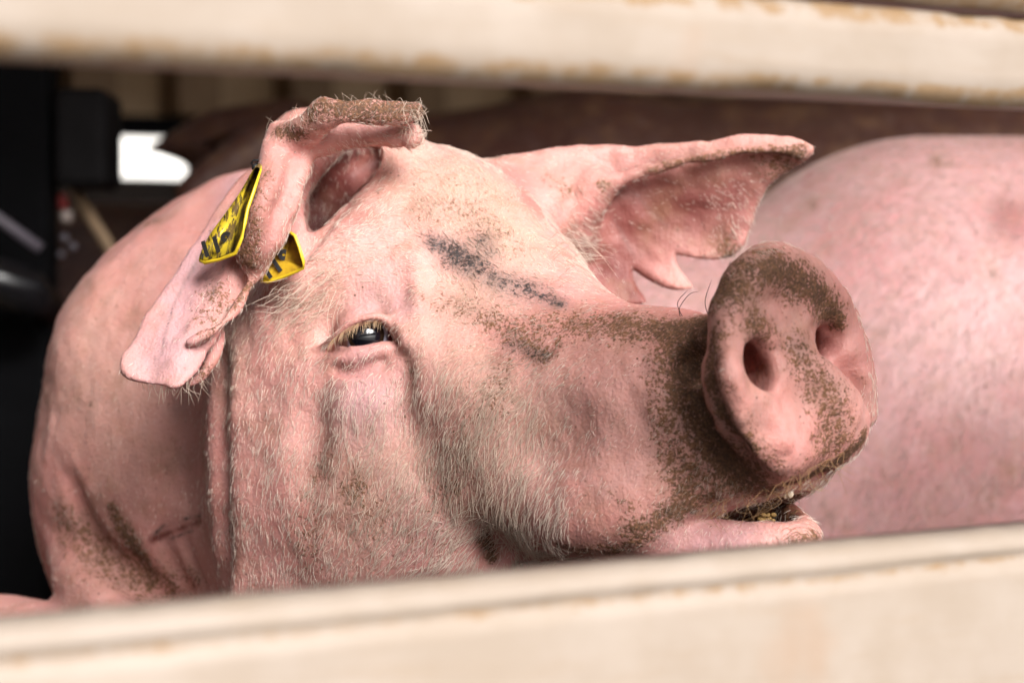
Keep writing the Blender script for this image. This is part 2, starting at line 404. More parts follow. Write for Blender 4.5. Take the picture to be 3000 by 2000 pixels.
    c([(DP(2415, 985, .026), .0080), (DP(2425, 998, .004), .0095), (DP(2425, 998, .004)-n*.055-t1*.010, .008)], k=0.008, op='sub')
    global NOST; NOST = [(DP(2222, 1060, .004), DP(2222, 1060, .004)-n*.045+t1*.008), (DP(2425, 998, .0), DP(2425, 998, .0)-n*.045-t1*.008)]
    c([(DP(2440, 1040, .014), .006), (DP(2480, 1110, .008), .007), (DP(2515, 1170, .006), .0065), (DP(2545, 1235, .006), .005)], k=0.010, op='sub')
    c([(DP(2195, 975, .020), .005), (DP(2230, 915, .019), .006), (DP(2270, 870, .020), .004)], k=0.014, op='sub')
    c([(DP(2235, 1160, .020), .005), (DP(2262, 1250, .018), .007), (DP(2290, 1350, .018), .006)], k=0.014, op='sub')
    # mouth: open the gap under the upper lip, then set the lower jaw into it
    for y in (-0.145, -0.12, -0.095, -0.07, -0.045, -0.02, 0.005):
        o = y+0.07
        c([(P(1440, 1648, y+.03), R(24, y)), (P(1600, 1638, y+.01), R(28, y)), (P(1775, 1634, y), R(30, y)), (P(1900, 1596, y), R(30, y)), (P(2000, 1562, y), R(32, y)), (P(2100, 1528, y), R(36, y)), (P(2240, 1500, y), R(40, y)), (P(2340, 1492, y), R(42, y)), (P(2480, 1470, y), R(42, y))], k=0.003, op='sub')
    c([Q(1380, 1760, 0.045, 140), Q(1600, 1730, 0.010, 116), Q(1775, 1712, -0.022, 102), Q(1900, 1675, -0.046, 96), Q(2040, 1624, -0.068, 93), Q(2200, 1607, -0.086, 84), Q(2310, 1592, -0.091, 66), Q(2345, 1582, -0.086, 50)], k=0.003)
    c([Q(2340, 1590, -0.080, 52), Q(2330, 1590, -0.050, 56), Q(2230, 1600, 0.0, 80), Q(1900, 1640, 0.05, 90)], k=0.012)
    c([Q(2358, 1562, -0.080, 34), Q(2350, 1532, -0.062, 28), Q(2300, 1500, -0.042, 26), Q(2235, 1478, -0.020, 28), Q(2120, 1500, 0.01, 40)], k=0.008)
    c([Q(2070, 1540, -0.045, 26), Q(2180, 1530, -0.055, 36), Q(2290, 1534, -0.062, 26)], k=0.006, op='sub')
    c([Q(1900, 1590, 0.03, 70), Q(2150, 1575, 0.01, 50), Q(2260, 1565, -0.03, 30)], k=0.008)
    # brow, the edge before the eye, pouch under the eye
    c([Q(900, 880, 0.062, 90), Q(1000, 840, 0.046, 92), Q(1110, 830, 0.034, 86), Q(1190, 870, 0.024, 62), Q(1235, 960, 0.018, 50), Q(1280, 1060, 0.014, 55)], k=0.022)
    c([Q(1010, 1130, 0.014, 95), Q(1080, 1190, 0.008, 90)], k=0.024)
    g, rd = F.groove, F.ridge
    g([(1195, 1040, 18, -.005), (1208, 1110, 26, .0008), (1200, 1190, 30, .0015), (1180, 1290, 30, -.003), (1160, 1360, 30, -.008)], k=0.014)
    g([(960, 1030, 20, -.006), (930, 1100, 30, .004), (905, 1220, 34, .005), (890, 1340, 34, .001), (880, 1480, 34, -.006), (876, 1560, 34, -.012)], k=0.018)
    c([Q(1560, 1130, 0.020, 190), Q(1690, 1180, -0.002, 210), Q(1850, 1210, -0.028, 200)], k=0.05)
    g([(1625, 1270, 40, -.010), (1610, 1350, 46, -.001), (1570, 1450, 50, .002), (1500, 1560, 44, -.003), (1440, 1640, 40, -.010)], k=0.03)
    rd([(1700, 1420, 110, .001), (1800, 1450, 110, .003), (1900, 1430, 90, .001)], k=0.03)
    rd([(1250, 1000, 60, -.008), (1330, 1100, 80, .000), (1420, 1220, 90, .000), (1470, 1350, 90, -.006)], k=0.03)
    rd([(1210, 780, 30, -.004), (1200, 850, 26, .002), (1205, 920, 22, .003), (1235, 1000, 22, .000), (1270, 1060, 24, -.006)], k=0.012)
    g([(1165, 790, 22, -.004), (1168, 840, 22, .002), (1172, 880, 18, -.001), (1178, 920, 14, -.006)], k=0.010)
    rd([(1600, 1490, 80, -.004), (1710, 1520, 80, .004), (1850, 1510, 70, .001)], k=0.03)
    # skin folds on the shoulder and the throat
    g([(170, 1400, 24, -.010), (240, 1530, 26, .002), (330, 1640, 26, .004), (440, 1740, 26, .002), (520, 1800, 22, -.006)], k=0.014)
    g([(520, 1540, 20, -.006), (545, 1620, 18, .002), (580, 1700, 16, .002), (600, 1760, 16, -.004)], k=0.010)
    g([(450, 1560, 20, -.008), (490, 1640, 18, .001), (540, 1730, 16, .001)], k=0.010)
    # folds behind the disc
    for du, dp in ((0, .002), (-55, .0012), (-105, .0008)):
        g([(2095+du, 1000, 14, -.004), (2080+du, 1060, 14, dp), (2075+du, 1120, 16, dp), (2110+du, 1240, 18, dp), (2180+du, 1340, 18, dp), (2250+du, 1420, 14, -.004)], k=0.008)
    # wrinkles at the root of the far ear
    for q in range(4):
        g([(1470+q*16, 450+q*6, 8, -.002), (1500+q*18, 520, 8, .0012), (1545+q*18, 600, 8, .001), (1590+q*14, 680, 8, -.003)], k=0.005)
    F_eye(F)
    F_ears(F)
    return F

EYE = P(1072, 990, 0.0125); EYE_R = 0.0165
def F_eye(F):
    c = F.chain
    # hollow under the brow, the ball's bulge, two lids, the slit between them
    F.ell(EYE+np.array([0, -0.004, 0.0]), (0.026, 0.014, 0.013), k=0.014, op='sub')
    F.ell(EYE, (EYE_R+0.0020,)*3, k=0.008)
    up = [(935, 1032, .012), (972, 990, .003), (1015, 953, -.0035), (1060, 934, -.0065), (1105, 929, -.007), (1142, 950, -.005), (1175, 995, -.001), (1215, 1050, .004)]
    lo = [(945, 1046, .010), (1000, 1042, .001), (1060, 1032, -.005), (1110, 1016, -.0065), (1150, 1010, -.0045), (1182, 1026, 0.000), (1212, 1055, .004)]
    c([Q(u, v-3, y, 13) for u, v, y in up], k=0.003)
    c([Q(u, v+12, y, 16) for u, v, y in lo], k=0.005)
    # crease above the upper lid and the pouch below the lower one
    c([Q(950, 985, .006, 7), Q(1000, 940, -.003, 7), Q(1050, 912, -.008, 7), Q(1095, 902, -.010, 6), Q(1120, 904, -.014, 4)], k=0.005, op='sub')
    F.ridge([(1150, 925, 14, .0), (1172, 955, 14, .0006), (1195, 1000, 12, 0)], k=0.008)
    c([Q(985, 1085, -.002, 6), Q(1050, 1092, -.008, 6), Q(1120, 1070, -.010, 5)], k=0.006, op='sub')
    for y in (-0.016, -0.008, 0.0, 0.006):
        c([Q(985, 1012, y, 7), Q(1012, 1000, y, 18), Q(1050, 987, y, 30), Q(1095, 976, y, 32), Q(1130, 984, y, 20), Q(1162, 1004, y, 7)], k=0.001, op='sub')
    c([Q(1162, 1006, -0.001, 6), Q(1190, 1030, 0.0, 6), Q(1225, 1068, 0.002, 6)], k=0.004, op='sub')

def spl(pts, n=6):
    pts = np.asarray(pts, float); out = []
    m = len(pts)
    for i in range(m):
        p0, p1, p2, p3 = pts[(i-1) % m], pts[i], pts[(i+1) % m], pts[(i+2) % m]
        for j in range(n):
            t = j/n
            out.append(0.5*((2*p1)+(-p0+p2)*t+(2*p0-5*p1+4*p2-p3)*t*t+(-p0+3*p1-3*p2+p3)*t**3))
    return np.array(out)
def poly_at(pts, y): return np.array([P(u, v, y)[[0, 2]] for u, v in pts])

def F_ears(F):
    c = F.chain
    # ---- far ear with two notches in its lower edge
    y0 = 0.165
    out = [(1480, 520), (1520, 478), (1600, 462), (1720, 447), (1850, 440), (1980, 432), (2100, 420), (2200, 413), (2290, 420), (2352, 448), (2345, 475), (2300, 510), (2245, 540), (2212, 590),
           (2190, 650), (2172, 705), (2140, 745), (2095, 765), (2040, 762), (1998, 752), (1974, 745), (1976, 772), (1998, 806), (2024, 838), (2012, 852), (1975, 852), (1920, 828), (1880, 806), (1848, 788),
           (1846, 812), (1862, 846), (1892, 884), (1870, 898), (1825, 897), (1770, 880), (1715, 850), (1665, 800), (1600, 740), (1530, 640)]
    def yf(x, z):
        d = CAMD+y0; u = x/d*FPX+1500; v = 1000-z/d*FPX
        t = np.clip((u-1500)/850, -0.2, 1.2)
        top = np.interp(u, [1500, 1750, 2000, 2350], [470, 520, 470, 425])
        # hollow: the upper edge leans forward, the middle lies back
        s_ = np.clip((v-top)/330, -0.3, 1.4)
        return y0 - 0.05*t + 0.030*np.sin(np.clip(s_, 0, 1.3)*1.9)*(0.35+0.65*t) - 0.012*np.clip(s_, 0, 2) - 0.012*np.clip(1-t*2.2, 0, 1)
    hf = lambda x, z: np.full(np.broadcast(x, z).shape, 0.0030)
    F.sheet(poly_at(spl(out, 3), y0), yf, hf, 0.0026, k=0.012)
    def ye(u, v): p = P(u, v, y0); return float(yf(np.array(p[0]), np.array(p[2])))
    # thick dirty upper edge, curling forward
    c([Q(u, v, ye(u, v)-dy, r) for u, v, r, dy in ((1720, 560, 26, .006), (1770, 548, 20, .012), (1850, 515, 17, .014), (1950, 486, 15, .012), (2060, 462, 14, .010), (2180, 440, 13, .008), (2290, 438, 12, .004), (2340, 452, 10, .002))], k=0.008)
    # the roll of the ear's root and the knot inside it
    c([Q(1500, 560, 0.140, 105), Q(1580, 600, 0.135, 105), Q(1660, 660, 0.145, 80)], k=0.022)
    c([Q(1640, 520, 0.150, 62), Q(1730, 545, 0.135, 40)], k=0.016)
    c([Q(1745, 560, 0.125, 22), Q(1715, 610, 0.128, 30), Q(1680, 660, 0.136, 40)], k=0.014)
    # ---- near ear: the flap that hangs down to the lower left
    y1 = 0.03
    fl = [(800, 440), (750, 462), (690, 505), (640, 570), (600, 640), (560, 710), (520, 790), (475, 860), (440, 920), (415, 985), (385, 1040), (384, 1075), (405, 1100), (450, 1118), (520, 1128), (565, 1128), (610, 1080),
          (640, 1010), (690, 930), (740, 850), (760, 800), (800, 700), (830, 560)]
    def yf1(x, z):
        d = CAMD+y1; u = x/d*FPX+1500; v = 1000-z/d*FPX
        w = (u-np.interp(v, [440, 640, 860, 1040, 1130], [780, 640, 500, 400, 420]))/220     # 0 at the outer edge, 1 at the inner
        return 0.075 - 0.085*np.clip((v-430)/600, 0, 1.2) + 0.016*(w-0.6)**2*np.clip((v-400)/300, 0, 1) + 0.0025*np.sin(w*7)
    F.sheet(poly_at(spl(fl, 3), y1), yf1, lambda x, z: np.full(np.broadcast(x, z).shape, 0.0032), 0.0028, k=0.006)
    def y1e(u, v): p = P(u, v, y1); return float(yf1(np.array(p[0]), np.array(p[2])))
    # rolled inner edge of the flap, and the second lip below it
    c([Q(760, 770, y1e(760, 770)-.012, 22), Q(735, 830, y1e(735, 830)-.012, 17), Q(690, 905, y1e(690, 905)-.010, 15), Q(640, 955, y1e(640, 955)-.010, 14), Q(590, 985, y1e(590, 985)-.010, 12), Q(558, 1004, y1e(558, 1004)-.008, 8)], k=0.004)
    c([Q(645, 975, 0.012, 16), Q(632, 1030, 0.010, 20), Q(600, 1090, 0.006, 20), Q(560, 1120, 0.004, 16)], k=0.008)
    # the folded front edge: a thick roll coming down beside the tag
    c([Q(862, 405, 0.044, 54), Q(842, 480, 0.026, 68), Q(808, 580, 0.014, 74), Q(772, 680, 0.010, 68), Q(742, 745, 0.010, 52)], k=0.010)
    F.groove([(870, 430, 12, -.004), (850, 520, 14, .003), (815, 620, 14, .003), (785, 700, 12, -.003)], k=.008)
    F.ridge([(806, 430, 16, -.002), (782, 540, 16, .002), (742, 650, 16, .002), (712, 730, 14, -.002)], k=.008)
    # the crest that runs across the top to the right and its under-lip
    c([Q(820, 398, 0.030, 36), Q(885, 395, 0.018, 42), Q(935, 345, 0.006, 46), Q(1000, 330, 0.000, 42), Q(1090, 334, 0.004, 36), Q(1170, 335, 0.012, 33), Q(1214, 326, 0.018, 24)], k=0.010)
    c([Q(930, 400, 0.032, 54), Q(1040, 388, 0.034, 50), Q(1140, 392, 0.036, 44), Q(1195, 388, 0.034, 36), Q(1205, 402, 0.032, 33)], k=0.006)
    c([Q(930, 390, 0.075, 60), Q(1040, 385, 0.085, 60), Q(1150, 400, 0.09, 60)], k=0.02)
    c([Q(800, 372, 0.032, 10), Q(812, 400, 0.034, 24)], k=0.008)
    # back wall of the cup and the lower front root
    c([Q(930, 480, 0.085, 90), Q(900, 620, 0.075, 90), Q(860, 740, 0.060, 60)], k=0.015)
    c([Q(900, 430, 0.14, 110), Q(1040, 460, 0.18, 120), Q(1160, 480, 0.16, 90)], k=0.02)
    c([Q(1150, 470, 0.085, 60), Q(1090, 640, 0.055, 50), Q(960, 740, 0.040, 45), Q(860, 815, 0.040, 40)], k=0.018)
    for y in (-0.02, 0.0, 0.02, 0.045, 0.07, 0.09, 0.115, 0.14):
        c([Q(1105, 465, y+.012, 38), Q(1030, 510, y, 66), Q(960, 590, y, 66), Q(915, 690, y-.008, 40), Q(890, 760, y-.012, 16)], k=0.008, op='sub')

PF = build_pig()
V, Fq = PF.mesh()
V = smooth(V, Fq, 2)
def vnormals(V, F):
    n = np.cross(V[F[:, 2]]-V[F[:, 0]], V[F[:, 3]]-V[F[:, 1]]); o = np.zeros_like(V)
    for k in range(4):
        for c_ in range(3): o[:, c_] += np.bincount(F[:, k], n[:, c_], len(V))
    return o/(np.linalg.norm(o, axis=1, keepdims=True)+1e-12)
_nz = Vnoise(11); _n = vnormals(V, Fq)
def _near(u, v, y, r): return np.exp(-(((V-P(u, v, y))**2).sum(1))/(R(r, 0)**2))
_ear = np.clip(_near(850, 450, .02, 200)+_near(1080, 360, .02, 160)+_near(750, 680, .01, 160)+_near(560, 950, .0, 200)+_near(1950, 600, .14, 300), 0, 1)
_sn = np.clip(_near(2300, 1060, -.1, 280)+_near(2050, 1150, -.1, 220), 0, 1)
_eye = np.clip(1.4*_near(1075, 985, 0, 150), 0, 1)
_bd = smoothstep(.06, .2, V[:, 1])
V = V+_n*((_nz(V, .016)-.5)*(.0016+.0030*_ear+.0016*_sn)+(_nz(V+.3, .007)-.5)*(.0008+.0014*_ear+.0014*_sn)+(_nz(V+.7, .05)-.5)*(.003+.006*_bd))[:, None]*(1-_eye)[:, None]
pig = bpy.data.objects.new('pig', None); COL.objects.link(pig)
pig.location = (-0.15, 0.6, -0.69)
pig_me = mesh_from('pig_body', V, Fq)
body = link('body', pig_me, None)

body.parent = pig; body.matrix_parent_inverse = Matrix.Translation(-pig.location)
tag(pig, 'muddy pink pig with a folded tagged ear, resting its dirty snout above the lower plank', 'pig', 'pigs in the trailer')
body.data.materials.append(SKIN)

# ---- where the pig is dirty, scabbed, reddened, tanned, wet or painted with shade: patches placed on its skin
CO = V.astype(np.float32)
def S3(u, v): return P(u, v, PF.front(u, v))
def patch(pts, soft=1.0):
    """pts: (u, v, radius px, strength); distance to the path over the skin."""
    q = [(S3(u, v), R(r*1.6, 0), s_) for u, v, r, s_ in pts]; out = np.zeros(len(CO), np.float32)
    lo = np.min([p-r for p, r, _ in q], 0); hi = np.max([p+r for p, r, _ in q], 0)
    sel = np.nonzero(((CO > lo) & (CO < hi)).all(1))[0]
    if not len(sel): return out
    X = CO[sel]; o = np.zeros(len(sel))
    for (p0, r0, s0), (p1, r1, s1) in (zip(q[:-1], q[1:]) if len(q) > 1 else [(q[0], q[0])]):
        d = p1-p0; L = max(float(d@d), 1e-12); t = np.clip(((X-p0)@d)/L, 0, 1)
        ds = np.linalg.norm(X-p0-t[:, None]*d, axis=1)/(r0+t*(r1-r0))
        o = np.maximum(o, (s0+t*(s1-s0))*(1-smoothstep(1-soft, 1, ds)))
    out[sel] = o; return out
def paint(lst): 
    m = np.zeros(len(CO), np.float32)
    for a in lst: m = np.maximum(m, patch(a))
    return m
mud_shade = paint([
    [(2140, 850, 90, .95), (2060, 950, 120, 1), (2010, 1060, 130, .95), (2040, 1180, 130, .95), (2100, 1290, 130, 1), (2180, 1390, 110, 1), (2260, 1440, 60, .9)],
    [(1930, 1130, 80, .5), (1960, 1250, 90, .55), (2010, 1380, 100, .75), (2010, 1480, 70, .8)],
    [(1540, 960, 100, .45), (1660, 950, 110, .6), (1780, 950, 110, .7), (1900, 965, 100, .8), (2030, 965, 100, 1)],
    [(1400, 905, 70, .45), (1480, 960, 70, .6), (1540, 1000, 60, .65), (1600, 1045, 50, .6)],
    [(1470, 1090, 60, .5), (1430, 1180, 70, .45)], [(1640, 1010, 40, .6)],
    [(1860, 1550, 60, .8), (1960, 1510, 60, .85), (2080, 1460, 60, .8)], [(1640, 1600, 30, .6), (1780, 1612, 40, .7), (1900, 1570, 40, .7)],
    [(1420, 1580, 34, .8), (1440, 1630, 26, .9)], [(1780, 1440, 50, .35), (1860, 1500, 60, .45)],
    [(1040, 1430, 80, .6)], [(1290, 1420, 80, .45), (1340, 1440, 70, .5)], [(1080, 1540, 160, .36), (1250, 1560, 160, .3)],
    [(1380, 1200, 150, .38), (1330, 1380, 150, .42)], [(1190, 1040, 16, .5), (1205, 1080, 20, .5), (1200, 1160, 24, .3), (1180, 1240, 34, .25)], [(960, 1320, 60, .4), (940, 1400, 60, .45)],
    [(2180, 800, 80, .85), (2280, 785, 80, .9), (2390, 850, 80, .92), (2450, 930, 60, .9)], [(2200, 940, 70, .8), (2260, 980, 60, .6)],
    [(2330, 1030, 75, .65), (2390, 1110, 95, .6), (2440, 1200, 110, .64), (2430, 1300, 110, .66)], [(2110, 960, 66, .5), (2095, 1080, 66, .46), (2130, 1190, 66, .48), (2200, 1280, 66, .5)], [(2085, 990, 50, .8), (2078, 1100, 50, .8), (2115, 1210, 50, .85), (2200, 1320, 46, .85)], [(1180, 500, 100, .22), (1450, 560, 120, .25)], [(2330, 900, 70, .3)], [(2350, 1380, 70, .6)], [(1700, 1250, 160, .14), (1800, 1380, 160, .16), (1700, 1500, 120, .14)], [(1250, 1300, 200, .14), (1100, 1500, 160, .14)],
    [(2300, 1420, 34, .95), (2420, 1370, 40, 1), (2530, 1280, 34, 1)], [(2210, 1320, 60, .6), (2280, 1390, 60, .5)], [(2450, 945, 40, .95)],
    [(2400, 1010, 10, .5), (2530, 1110, 20, .45)], [(2390, 1570, 34, .7), (2330, 1600, 30, .6), (2200, 1640, 40, .5)],
    [(430, 645, 55, .62), (470, 640, 40, .5)], [(125, 1075, 32, .95)], [(268, 1183, 12, 1)], [(155, 1185, 12, .7)],
    [(335, 1490, 34, .9), (380, 1580, 52, .95), (440, 1700, 60, .9)], [(180, 1520, 100, .6), (300, 1640, 130, .6), (480, 1720, 110, .66)], [(560, 1700, 90, .5)], [(640, 1600, 50, .2)],
    [(700, 1280, 50, .2), (710, 1450, 60, .25), (700, 1650, 60, .25)], [(900, 1480, 90, .45), (910, 1620, 90, .45)],
    [(920, 320, 60, .8), (1000, 310, 60, .85), (1100, 320, 60, .85), (1230, 325, 60, .9)], [(810, 380, 40, .7), (880, 390, 40, .75)], [(770, 520, 50, .5), (740, 640, 50, .5), (720, 770, 50, .8)],
    [(640, 870, 80, .6), (600, 930, 60, .5)], [(735, 830, 26, .7), (600, 985, 26, .6)], [(600, 1080, 34, .6)],
    [(1760, 545, 30, .7), (1950, 490, 26, .75), (2150, 450, 26, .75), (2340, 450, 40, .9)], [(2240, 480, 70, .55), (2300, 480, 60, .75)], [(2120, 700, 60, .5), (2140, 740, 40, .8)], [(1620, 520, 70, .35), (1660, 560, 50, .5)],
    [(1230, 620, 80, .35), (1380, 620, 90, .4), (1500, 720, 90, .35)], [(1240, 880, 60, .35), (1340, 900, 70, .5)],
    [(630, 1300, 50, .12), (640, 1650, 50, .15)], [(640, 400, 200, .2)], [(200, 900, 300, .2), (350, 1250, 300, .22)], [(600, 1100, 40, .3)]])  # neck fold: brown dirt that also deepens the fold's shadow
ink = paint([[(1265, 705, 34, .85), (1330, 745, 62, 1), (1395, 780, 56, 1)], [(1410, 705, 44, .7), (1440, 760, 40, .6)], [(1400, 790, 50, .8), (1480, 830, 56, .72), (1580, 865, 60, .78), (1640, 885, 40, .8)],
             [(1500, 1010, 34, .6), (1600, 1045, 26, .75)], [(450, 1566, 8, .9), (480, 1538, 7, .9), (530, 1522, 7, .85), (590, 1508, 7, .9)], [(460, 1592, 7, .85), (520, 1570, 6, .85), (570, 1550, 6, .8)], [(2345, 1010, 34, .55)], [(650, 600, 7, .62), (575, 770, 7, .62), (505, 900, 7, .62), (470, 1040, 6, .62)], [(700, 660, 7, .62), (625, 860, 7, .62), (560, 1000, 7, .62), (540, 1080, 6, .62)], [(560, 860, 6, .62), (545, 1000, 6, .62)], [(1850, 560, 7, .4), (1950, 660, 7, .4), (2010, 760, 6, .35)], [(1800, 640, 7, .4), (1860, 760, 7, .4)], [(510, 1650, 8, 1)], [(645, 640, 7, 1)]])
red = paint([[(1850, 640, 190, 1), (1960, 600, 170, .95), (2100, 600, 150, .85), (2200, 520, 90, .7)], [(1800, 780, 150, 1), (1860, 850, 100, 1)], [(1990, 780, 90, .9)], [(1010, 520, 150, 1), (940, 640, 110, 1)], [(1070, 470, 70, 1), (1010, 560, 70, 1)], [(1060, 640, 70, .4)],  # inside both ears: natural redness plus painted shade
             [(2225, 1060, 34, .9)], [(2425, 1000, 26, .7)], [(445, 1580, 15, 1), (520, 1550, 12, 1), (590, 1524, 12, 1)], [(520, 1545, 60, .4)], [(1455, 1050, 30, .75)], [(1620, 1030, 18, .8)], [(1520, 520, 80, .35), (1560, 620, 70, .4)],
             [(1060, 1085, 40, .3), (1000, 1090, 30, .35)], [(1165, 1005, 16, .7)], [(830, 480, 60, .35), (780, 620, 70, .45), (740, 740, 60, .5)], [(1060, 410, 60, .4)], [(2180, 1500, 60, .4)], [(2090, 1500, 20, 1), (2180, 1490, 30, 1), (2280, 1490, 34, 1)], [(1200, 770, 30, .3)], [(390, 1340, 80, .22), (330, 1560, 60, .2)]])
tan = paint([[(1200, 480, 140, .6), (1350, 560, 200, .95), (1480, 680, 170, .9), (1400, 850, 160, .85)], [(1300, 1000, 120, .6), (1450, 1150, 160, .7)], [(1500, 1180, 180, .5), (1400, 1400, 200, .5)], [(300, 700, 200, .5), (220, 950, 200, .45), (280, 1250, 220, .35), (600, 520, 160, .5)], [(1050, 1450, 200, .45), (1200, 1350, 160, .5)], [(950, 850, 130, .5), (880, 930, 120, .6)], [(700, 950, 130, .5), (680, 1150, 110, .5)], [(1250, 1250, 120, .3)]])
pale = paint([[(250, 800, 260, .5), (450, 620, 200, .6)], [(1080, 1180, 120, .8)], [(1100, 880, 90, .7), (1190, 900, 50, .6)], [(2150, 1580, 90, .8), (2000, 1600, 90, .6)], [(480, 1040, 120, 1), (560, 780, 120, 1), (700, 520, 80, 1)], [(1060, 1040, 60, .5)], [(1250, 1560, 120, .5)]])
wet = paint([[(2240, 1090, 60, .9)], [(2430, 1010, 60, .9), (2500, 1080, 50, .7)], [(2200, 1530, 120, .9), (2340, 1550, 60, .8)], [(1160, 1005, 30, .9)], [(2250, 1250, 80, .5)]])
_in = ((CO[:, 1] > -.068) & (CO[:, 1] < .03)).astype(np.float32)*(1-smoothstep(.012, .020, np.abs(CO[:, 2]-P(2200, 1492, -.05)[2])))*(smoothstep(P(2020, 0, -.05)[0], P(2060, 0, -.05)[0], CO[:, 0])*(1-smoothstep(P(2330, 0, -.05)[0], P(2370, 0, -.05)[0], CO[:, 0])))
red = np.maximum(red, _in*1.1); mud_shade = np.maximum(mud_shade, _in*.55)  # mouth interior: its shade painted as dark red and brown
mud_shade, ink = mud_shade**.62, ink**.75
for a_, b_ in NOST:
    d_ = b_-a_; t_ = np.clip(((CO-a_)@d_)/(d_@d_), 0, 1); q_ = np.linalg.norm(CO-a_-t_[:, None]*d_, axis=1)
    k_ = (1-smoothstep(.010, .014, q_))*smoothstep(0.0, .2, t_)*(1-smoothstep(.7, .8, t_)); red = np.maximum(red, k_*1.25).astype(np.float32); mud_shade = mud_shade*(1-k_).astype(np.float32)  # shade inside the nostril holes painted dark red
for nm, ch in (('mask_a', (mud_shade, ink, red)), ('mask_b', (tan, pale, wet))):
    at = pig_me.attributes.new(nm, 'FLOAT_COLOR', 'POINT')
    at.data.foreach_set('color', np.stack(list(ch)+[np.ones(len(CO), np.float32)], 1).astype(np.float32).ravel())

